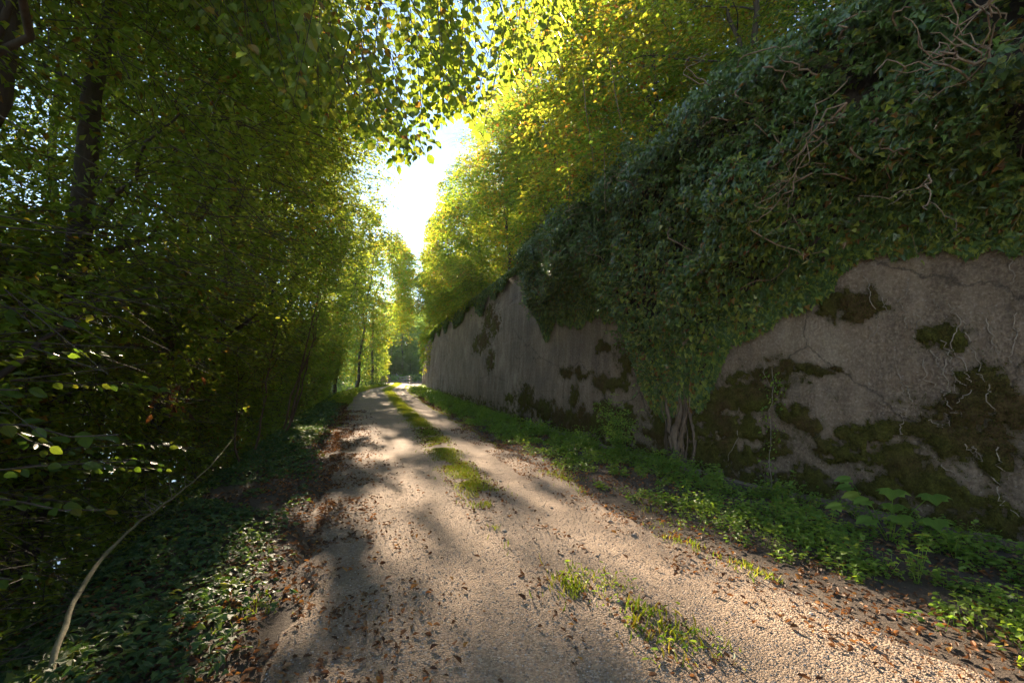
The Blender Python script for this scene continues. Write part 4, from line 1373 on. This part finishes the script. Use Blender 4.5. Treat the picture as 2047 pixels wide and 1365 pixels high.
# ------------------------------------------------------------------ wooden fences by the bridge
def fence(name, label, pts, h, rails, post_w=.13):
    rt = empty(name, (pts[0][0], pts[0][1], gz(*pts[0])))
    tag(rt, label, "fence", "wooden fences at the end of the track")
    off = np.array(rt.location)

    def boxm(nm, a, b, w, hh):
        a, b = np.array(a, float), np.array(b, float)
        d = unit(b - a)
        upv = np.array([0, 0, 1.0]) if abs(d[2]) < .9 else np.array([1.0, 0, 0])
        s = unit(np.cross(d, upv)); u = np.cross(s, d)
        c = [(-1, -1), (1, -1), (1, 1), (-1, 1)]
        bev = .8
        cc = [(-1, -bev), (-bev, -1), (bev, -1), (1, -bev), (1, bev), (bev, 1), (-bev, 1), (-1, bev)]
        V = [e + s * w / 2 * p + u * hh / 2 * q for e in (a, b) for p, q in cc]
        F = [(i, (i + 1) % 8, 8 + (i + 1) % 8, 8 + i) for i in range(8)]
        me = bpy.data.meshes.new(nm)
        me.from_pydata([tuple(v) for v in V], [], F + [tuple(range(8)), tuple(range(15, 7, -1))])
        me.materials.append(M['wood'])
        return link(nm, me, rt)
    P3 = [np.array([x, y, gz(x, y)]) for x, y in pts]
    for p in P3:
        boxm("post", p - off + [0, 0, -.2], p - off + [0, 0, h], post_w, post_w)
    for a, b in zip(P3[:-1], P3[1:]):
        for rz, rw, rh in rails:
            boxm("rail", a - off + [-.1, 0, rz * h], b - off + [-.1, 0, rz * h], rw, rh)
    return rt


fence("wooden_fence", "dark timber post fence on the left side of the track end",
      [(-1.5, 57), (-1.4, 62.5), (-1.28, 69), (-1.1, 76), (-.97, 84), (-.8, 93)], 1.12, [(1.02, .22, .07), (.6, .06, .16)])
fence("wooden_fence", "pale sunlit three-rail timber fence curving on the right side of the track end",
      [(2.3, 68), (2.3, 75), (2.05, 83), (1.6, 92), (1.0, 101), (.4, 110)], 1.12, [(1.0, .1, .16), (.62, .06, .18), (.2, .06, .16)])

# ------------------------------------------------------------------ hanging vines on the wall
for q_, (a, b, r_, lab) in enumerate([
        ((3.95, 10.0, 6.9), (3.9, 9.7, 4.15), .011, "long pale straight vine hanging in front of the ivy, left one of two"),
        ((4.0, 8.1, 6.2), (3.98, 8.05, 4.85), .008, "short pale vine hanging against the dark ivy, right of the long one"),
        ((3.9, 8.9, 8.2), (4.0, 8.6, 6.0), .012, "brown vine dangling from the yellow foliage"),
        ((3.9, 7.7, 8.0), (4.1, 7.5, 6.2), .012, "curved brown vine dangling at the right end of the yellow foliage")]):
    tag(tube_obj("hanging_vine", wig(a, b, 14, .035), r_, .005, M['vine'], None, 5), lab, "vine", "vines hanging from the bank trees")

# climbing plant with small light leaves on the wall
cp = empty("climbing_plant", (4.75, 5.25, 0))
tag(cp, "thin climbing plant with small light green leaves on the bare concrete", "climbing plant")
co = np.array(cp.location)
ys = 5.27 + .04 * np.cumsum(RNG.normal(size=16)) * .5
zs = np.linspace(-.05, 1.72, 16)
st = np.stack([wall_x(ys, zs) - .05 - .04 * RNG.random(16), ys, zs], 1)
link("stem", Tubes(5).add(st - co, .005, .003).mesh("stem", M['root']), cp)
me_cl = leaves("climber_leaf", np.zeros((1, 3)), np.array([[1., 0, 0]]), np.array([[0, 0, 1.]]), 1, .7, 'ovate', M['herb'], rnd=np.zeros(1))
for k in range(150):
    p = st[int(15 * RNG.random() ** .75)] + RNG.normal(size=3) * np.array([.03, .09, .05])
    o = link("leaf", me_cl, cp)
    orient(o, p - co, RNG.normal(size=3) + np.array([-.5, 0, -.4]), np.array([-.6, 0, .8]) + RNG.normal(size=3) * .4, .03 + .025 * RNG.random())

# young plant with large lobed leaves
yp = empty("young_plant", (4.55, 3.4, .05))
tag(yp, "young plant with large pale lobed leaves rising at the foot of the mossy wall", "plant")
me_yp = leaves("lobed_leaf", np.zeros((1, 3)), np.array([[1., 0, 0]]), np.array([[0, 0, 1.]]), 1, 1.05, 'palm', M['herb'], rnd=np.zeros(1))
for k, (dx, dy, dz, s) in enumerate([(-.05, -.1, .50, .22), (.1, -.32, .50, .21), (.05, -.02, .34, .18), (-.1, .28, .52, .14), (-.08, .2, .38, .17), (-.1, .1, .36, .15), (-.15, -.2, .30, .19), (-.2, .0, .22, .17), (-.1, -.45, .34, .19), (-.2, .3, .26, .15), (.0, .36, .42, .14)]):
    tip = np.array([dx, dy, dz])
    link("stem", Tubes(5).add(wig((0, 0, -.05), tip, 6, .1, .05), .005, .003).mesh("stem", M['herb']), yp)
    o = link("leaf", me_yp, yp)
    d = np.array([-.75, np.sign(dy) * .5 + RNG.normal() * .2, -.12])
    orient(o, tip, d, np.array([-.35, -.2, 1.0]), s)

# green shrub at the ivy's foot
def shrub(name, loc, H, R, n, size, mat, label, cat, group=None, ns=9):
    rt = empty(name, loc)
    tag(rt, label, cat, group)
    T_ = Tubes(5)
    tips = []
    for k in range(ns):
        az = RNG.random() * 6.28
        tp = np.array([math.cos(az) * R * RNG.random() ** .5, math.sin(az) * R * RNG.random() ** .5, H * (.6 + .4 * RNG.random())])
        pts = wig((0, 0, -.05), tp, 7, .08)
        tips.append(pts)
        T_.add(pts, .006, .003)
    tag(link("stems", T_.mesh("stems", M['herb']), rt), kind='stuff')
    tips = np.concatenate([t[1:] for t in tips])
    C_ = tips[RNG.integers(0, len(tips), n)] + RNG.normal(size=(n, 3)) * R * .12
    o_ = RNG.normal(size=(n, 3)); o_[:, 2] = abs(o_[:, 2]) * .25
    P_, D_, N_, L_, _ = spray_leaves(C_, o_, 7, R * .35, size, RNG, .1)
    link("foliage", leaves("foliage", P_, D_, N_, L_, L_ * .55, 'ovate', M[mat]), rt)['kind'] = 'stuff'
    return rt


shrub("shrub", (4.2, 7.9, 0.05), 1.05, .5, 190, .055, 'herb', "fresh green shrub growing left of the gnarled ivy stem", "shrub", ns=14)
shrub("shrub", (4.0, 9.0, 0.05), .55, .4, 90, .05, 'herb', "low green shrub against the mossy wall, left of the fresh green shrub", "shrub")
shrub("shrub", (4.25, 6.7, 0.03), .42, .4, 90, .05, 'herb', "low leafy shrub in front of the gnarled ivy stem", "shrub")
shrub("fern", (3.75, 12.2, 0.05), .4, .35, 60, .08, 'herb', "small arching green tuft at the wall foot below the moss", "plant")

# taller weeds one can pick out along the right verge
for q_ in range(26):
    y_ = 1.9 + 7.5 * (q_ / 26) ** 1.2
    x_ = float(Rf(y_)) + (float(Wf(y_)) - float(Rf(y_))) * (.35 + .5 * RNG.random())
    m_w = 26
    h_w = .16 + .2 * RNG.random()
    rt_ = empty("verge_weed", (x_, y_, gz(x_, y_)))
    tag(rt_, "soft green leafy weed rising from the ground cover of the right verge", "weed", "leafy weeds of the right verge")
    T_ = Tubes(4)
    PP_, DD_ = [], []
    for k in range(5):
        az = k * 1.3 + RNG.random()
        tip = np.array([math.cos(az) * .09, math.sin(az) * .09, h_w * (.6 + .5 * RNG.random())])
        T_.add(wig((0, 0, -.02), tip, 5, .1), .003, .0015)
        for t_ in (.35, .55, .75, .92, 1.0):
            for sg in (0, 3.14):
                a2 = az + t_ * 5 + sg
                PP_.append(tip * t_); DD_.append((math.cos(a2), math.sin(a2), .05 + .2 * RNG.normal()))
    tag(link("stems", T_.mesh("stems", M['herb']), rt_), kind='stuff')
    PP_, DD_ = np.array(PP_), np.array(DD_)
    L_ = .035 + .03 * RNG.random(len(PP_))
    link("foliage", leaves("foliage", PP_, DD_, np.array([0, 0, 1.]) + RNG.normal(size=PP_.shape) * .25, L_, L_ * .85, 'ovate', M['herb'], .3 + .6 * RNG.random(len(PP_))), rt_)['kind'] = 'stuff'

# ------------------------------------------------------------------ fallen branch on the left
fb = empty("fallen_branch", (-1.65, 2.9, 0))
tag(fb, "long pale bent branch lying over the ivy carpet on the left bank", "branch")
fo = np.array(fb.location)
fp = np.array([(-1.55, 2.5, -.12), (-1.67, 2.95, .10), (-1.84, 3.4, .26), (-2.0, 4.0, .33), (-2.2, 4.9, .30), (-2.36, 6.0, .26), (-2.5, 7.5, .35), (-2.75, 9.3, .55)])
tt_ = np.linspace(0, 7, 40)
fp = np.stack([np.interp(tt_, np.arange(8), fp[:, k]) for k in range(3)], 1)
for _ in range(3):
    fp[1:-1] = (fp[:-2] + fp[1:-1] * 2 + fp[2:]) / 4
fp += .004 * RNG.normal(size=fp.shape)
link("stem", Tubes(8).add(fp - fo, .018, .006, .4).mesh("stem", M['pole']), fb)
for k in range(9):
    b0 = fp[24 + k % 7]
    link("twig", Tubes(5).add(wig(b0 - fo, b0 - fo + np.array([-.35 + .3 * RNG.random(), -.3 + .9 * RNG.random(), .25 * RNG.random()]), 7, .15), .006, .002).mesh("twig", M['pole']), fb)

# ------------------------------------------------------------------ ground cover
def gcover(n, xf, yr, size, mat, name, hmin, hmax, shape='ovate', tilt=.35, thr=0.0, freq=1.5, wf=.8, seedz=0, ypow=1.6, dens=None):
    y = yr[0] + (yr[1] - yr[0]) * RNG.random(n) ** ypow
    x0, x1 = xf(y)
    x = x0 + (x1 - x0) * RNG.random(n)
    nz = fbm(x * freq, y * freq, seedz, 3)
    k = nz > thr
    if dens is not None:
        k &= RNG.random(n) < dens(x, y)
    x, y, nz = x[k], y[k], nz[k]
    h = hmin + (hmax - hmin) * RNG.random(len(x)) * np.clip((nz - thr) * 5, .1, 1)
    P_ = np.stack([x, y, ground_z(x, y) + h], 1)
    az = RNG.random(len(x)) * 6.28
    D_ = np.stack([np.cos(az), np.sin(az), -.1 + .3 * RNG.normal(size=len(x))], 1)
    N_ = np.array([0, 0, 1.0]) + RNG.normal(size=(len(x), 3)) * tilt
    L_ = size * (.6 + .7 * RNG.random(len(x))) * (1 + .05 * np.clip(y - 4, 0, 30))
    tag(link(name, leaves(name, P_, D_, N_, L_, L_ * wf, shape, M[mat])), kind='stuff')


# ivy and dark carpet on the left
edge_l = lambda x, y: sstep(.05, .75, Lf(y) - x + .5 * (fbm(x * 1.2, y * 1.2, 5) - .5))
gcover(52000, lambda y: (Bf(y) - 1.2, Lf(y) - .05), (.8, 40), .052, 'carpet', "ground_cover_left", .01, .13, 'ivy', .32, .30, 1.3, .9, 1, 2.0, edge_l)
# herbs on the right verge
edge_r = lambda x, y: sstep(.2, .9, (x - Rf(y)) / np.maximum(Wf(y) - Rf(y), .1) * 2.6 + .5 * (fbm(x * 1.5, y * 1.5, 6) - .5))
def herb_clusters(n, seedz):
    y = .6 + 47 * RNG.random(n) ** 1.9
    x = Rf(y) + .05 + (Wf(y) - .08 - Rf(y)) * RNG.random(n)
    nz = fbm(x * 1.9, y * 1.9, seedz, 3)
    k = (nz > .41) & (RNG.random(n) < edge_r(x, y))
    x, y, nz = x[k], y[k], nz[k]
    C_ = np.stack([x, y, ground_z(x, y) - .01], 1)
    up_ = np.stack([RNG.normal(size=len(x)) * .35, RNG.normal(size=len(x)) * .35, np.ones(len(x))], 1)
    Ls_ = (.06 + .20 * RNG.random(len(x)) * np.clip((nz - .38) * 5, .15, 1)) * (1 + .02 * y)
    P_, D_, N_, L_, tw_ = spray_leaves(C_, up_, 9, Ls_, .040, RNG, .05, .5)
    D_[:, 2] = D_[:, 2] * .25 - .05
    N_ = np.array([0, 0, 1.0]) + RNG.normal(size=N_.shape) * .35
    L_ = L_ * (1 + .05 * np.clip(P_[:, 1] - 4, 0, 30))
    tag(link("ground_cover_right", leaves("ground_cover_right", P_, D_, N_, L_, L_ * .78, 'ovate', M['herb'], np.clip(np.repeat(RNG.random(len(x)), 9) * .6 + .35 * RNG.random(len(P_)), 0, 1))), kind='stuff')
    tag(link("herb_stalks", twigs_mesh("herb_stalks", tw_[0], tw_[1], .0025, M['herb'])), kind='stuff')


herb_clusters(13500, 9)
gcover(16000, lambda y: (-16 + 0 * y, 14 + 0 * y), (97, 165), .16, 'far_leaf', "far_undergrowth", .0, 1.4, 'ovate', .7, .2, .3, .7, 15, 1.0)
gcover(14000, lambda y: (Lf(y) - 1.2, Lf(y) + .15), (28, 60), .05, 'grass', "verge_herbs_far", .02, .2, 'ovate', .6, .3, .8, .6, 12, 1.0)


def litter(n, xf, yr, name, ypow=1.7, thr=.35, seedz=0, size=.045, lift=.012, zf=ground_z):
    y = yr[0] + (yr[1] - yr[0]) * RNG.random(n) ** ypow
    x0, x1 = xf(y)
    x = x0 + (x1 - x0) * RNG.random(n)
    k = fbm(x * 1.8, y * 1.8, seedz, 3) + .15 * RNG.random(n) > thr
    x, y = x[k], y[k]
    az = RNG.random(len(x)) * 6.28
    P_ = np.stack([x, y, zf(x, y) + lift * RNG.random(len(x)) + .004], 1)
    D_ = np.stack([np.cos(az), np.sin(az), .25 * RNG.normal(size=len(x))], 1)
    N_ = np.array([0, 0, 1.0]) + RNG.normal(size=(len(x), 3)) * .45
    L_ = size * (.5 + .8 * RNG.random(len(x))) * (1 + .04 * np.clip(y - 4, 0, 30))
    tag(link(name, leaves(name, P_, D_, N_, L_, L_ * .55, 'curl', M['litter'])), kind='stuff')


litter(24000, lambda y: (Bf(y) - .8, Lf(y) + .25), (.8, 34), "leaf_litter", 2.0, .42, 2)
litter(15000, lambda y: (Rf(y) - .05, Wf(y) - .05), (.6, 34), "leaf_litter", 2.0, .42, 3)
litter(2500, lambda y: (Rf(y) - .5, Rf(y) + .2), (.8, 14), "leaf_litter", 1.4, .5, 13, .035, .01, path_z)
litter(1500, lambda y: (Cf(y) - .4, Cf(y) + .4), (1.5, 14), "leaf_litter", 1.3, .5, 4, .04, .01, path_z)
litter(8000, lambda y: (Lf(y), Lf(y) + 1.3 * RNG.random(len(y)) ** 1.5), (1.5, 22), "leaf_litter", 1.3, .52, 5, .04, .01, path_z)

# fallen leaves one can pick out on the track
me_fl = leaves("fallen_leaf", np.zeros((1, 3)), np.array([[1., 0, 0]]), np.array([[0, 0, 1.]]), 1, .6, 'curl', M['litter'], rnd=np.array([0.]))
for k in range(70):
    y_ = 2.0 + 5.5 * RNG.random() ** 1.4
    x_ = float(Lf(y_)) + (float(Rf(y_)) - float(Lf(y_))) * RNG.random() ** 1.3
    o = link("fallen_leaf", me_fl)
    orient(o, (x_, y_, float(path_z(x_, y_)) + .006), (math.cos(k * 2.4), math.sin(k * 2.4), .1), (RNG.normal() * .3, RNG.normal() * .3, 1), .045 + .03 * RNG.random())
    tag(o, "dry curled brown leaf lying on the gravel track", "leaf", "fallen leaves on the track")
# stones
def stone_mesh(name):
    import bmesh
    bm = bmesh.new()
    bmesh.ops.create_icosphere(bm, subdivisions=2, radius=1)
    s = RNG.random() * 50
    for v in bm.verts:
        c = v.co
        f = .75 + .5 * float(noise(c.x * 1.3 + s, c.y * 1.3, c.z * 1.3 + s))
        v.co = Vector((c.x * f, c.y * f * .8, c.z * f * .55))
    me = bpy.data.meshes.new(name)
    bm.to_mesh(me)
    bm.free()
    me.materials.append(M['stone'])
    return me


sm = [stone_mesh("stone") for _ in range(4)]
for k in range(44):
    y_ = 2.0 + 7 * RNG.random() ** 1.4
    x_ = float(Rf(y_)) - .35 + .6 * RNG.random() if k % 2 else float(Lf(y_)) + 3.2 * RNG.random()
    o = link("stone", sm[k % 4])
    o.location = (x_, y_, float(path_z(x_, y_)) + .004)
    o.rotation_euler = (0, 0, k)
    s_ = .012 + .02 * RNG.random() ** 2
    o.scale = (s_, s_, s_)
    tag(o, "small rounded stone lying in the gravel of the track", "stone", "loose stones on the track")

# pebbles of the near gravel
npb = 42000
y = 1.6 + 7.5 * RNG.random(npb) ** 1.6
x = Lf(y) - .1 + (Rf(y) - Lf(y) + .3) * RNG.random(npb)
s = (.0035 + .006 * RNG.random(npb) ** 2.5)
az = RNG.random(npb) * 6.28
O = np.array([(1, 0, 0), (-.2, .9, .1), (-.9, -.2, 0), (.1, -.85, .1), (.1, .05, .75)])
ca, sa = np.cos(az)[:, None], np.sin(az)[:, None]
Ox = O[None, :, 0] * ca - O[None, :, 1] * sa
Oy = O[None, :, 0] * sa + O[None, :, 1] * ca
Vp = np.stack([x[:, None] + Ox * s[:, None], y[:, None] + Oy * s[:, None] * .8, (path_z(x, y) + .000)[:, None] + O[None, :, 2] * s[:, None]], -1).reshape(-1, 3)
Fp = (np.arange(npb)[:, None, None] * 5 + np.array([(0, 1, 4), (1, 2, 4), (2, 3, 4), (3, 0, 4)])[None]).reshape(-1, 3)
tag(link("gravel_pebbles", make_mesh("gravel_pebbles", Vp, Fp, M['stone'], False, rnd=np.repeat(RNG.random(npb), 5))), kind='stuff')


# grass of the central strip and the verges
def grass(n, xf, yr, name, h0, h1, thr, seedz, ypow=1.3, zf=path_z, wid=.004, freq=2.2):
    y = yr[0] + (yr[1] - yr[0]) * RNG.random(n) ** ypow
    xc, hw = xf(y)
    x = xc + hw * RNG.normal(size=n) * .55
    nz = fbm(x * freq, y * freq, seedz, 3)
    k = nz > thr(y)
    x, y, nz = x[k], y[k], nz[k]
    P_ = np.stack([x, y, zf(x, y) - .005], 1)
    D_ = np.stack([RNG.normal(size=len(x)) * .45, RNG.normal(size=len(x)) * .45, np.ones(len(x))], 1)
    L_ = h0 + (h1 - h0) * RNG.random(len(x)) * np.clip((nz - .35) * 3, .2, 1)
    W_ = wid * (1 + .09 * np.clip(y - 3, 0, 60))
    tag(link(name, leaves(name, P_, D_, RNG.normal(size=P_.shape), L_, W_, 'blade', M['grass'])), kind='stuff')


grass(80000, lambda y: (Cf(y), np.interp(y, [2, 6, 12, 60], [.2, .24, .30, .40])), (2.0, 90), "grass_strip", .03, .09,
      lambda y: np.interp(y, [2, 4.6, 6.5, 14], [.76, .68, .36, .26]), 51, 1.1)
grass(20000, lambda y: (Rf(y) + .25, .3), (3.0, 60), "grass_verge_right", .03, .10, lambda y: np.interp(y, [3, 9, 16], [.56, .5, .3]), 52, 1.3)
grass(14000, lambda y: (Lf(y) - .15, .35), (14, 70), "grass_verge_left", .03, .12, lambda y: np.interp(y, [14, 22, 30], [.6, .5, .3]), 53, 1.0)

# tufts in the foreground strip
def tuft(x_, y_, n, h, label, w=.11, cat="grass tuft"):
    x = x_ + RNG.normal(size=n) * w
    y = y_ + RNG.normal(size=n) * w
    z0 = path_z(x, y)
    off = np.array([x_, y_, float(path_z(x_, y_))])
    P_ = np.stack([x, y, z0 - .005], 1) - off
    D_ = np.stack([RNG.normal(size=n) * .5, RNG.normal(size=n) * .5, np.ones(n)], 1)
    rt = empty("grass_tuft", off)
    tag(rt, label, cat, "grass tufts in the middle of the track")
    tag(link("blades", leaves("blades", P_, D_, RNG.normal(size=P_.shape), h * (.5 + .8 * RNG.random(n)), .0045, 'blade', M['grass']), rt), kind='stuff')
    m = 26
    az = RNG.random(m) * 6.28
    P2 = np.stack([RNG.normal(size=m) * w, RNG.normal(size=m) * w, .01 + .03 * RNG.random(m)], 1)
    link("weed_leaves", leaves("weed_leaves", P2, np.stack([np.cos(az), np.sin(az), .3 + 0 * az], 1), np.array([0, 0, 1.]) + RNG.normal(size=(m, 3)) * .4, .03 + .02 * RNG.random(m), .018, 'ovate', M['herb']), rt)['kind'] = 'stuff'


for args in [(1.40, 3.35, 60, .06, "grass tuft among fallen leaves, upper one of the two foreground patches"),
             (1.55, 3.15, 45, .05, "short tuft just right of the upper foreground grass patch"),
             (1.55, 2.72, 75, .09, "taller upright grass tuft in the middle of the near track"),
             (1.52, 2.42, 50, .07, "grass tuft at the bottom edge below the taller tuft"),
             (1.72, 2.40, 50, .07, "lowest grass tuft right of the bottom one, at the photo's lower edge"),
             (-.95, 3.6, 120, .09, "sunlit grass tuft on the left verge beside reddish fallen leaves")]:
    tuft(*args)
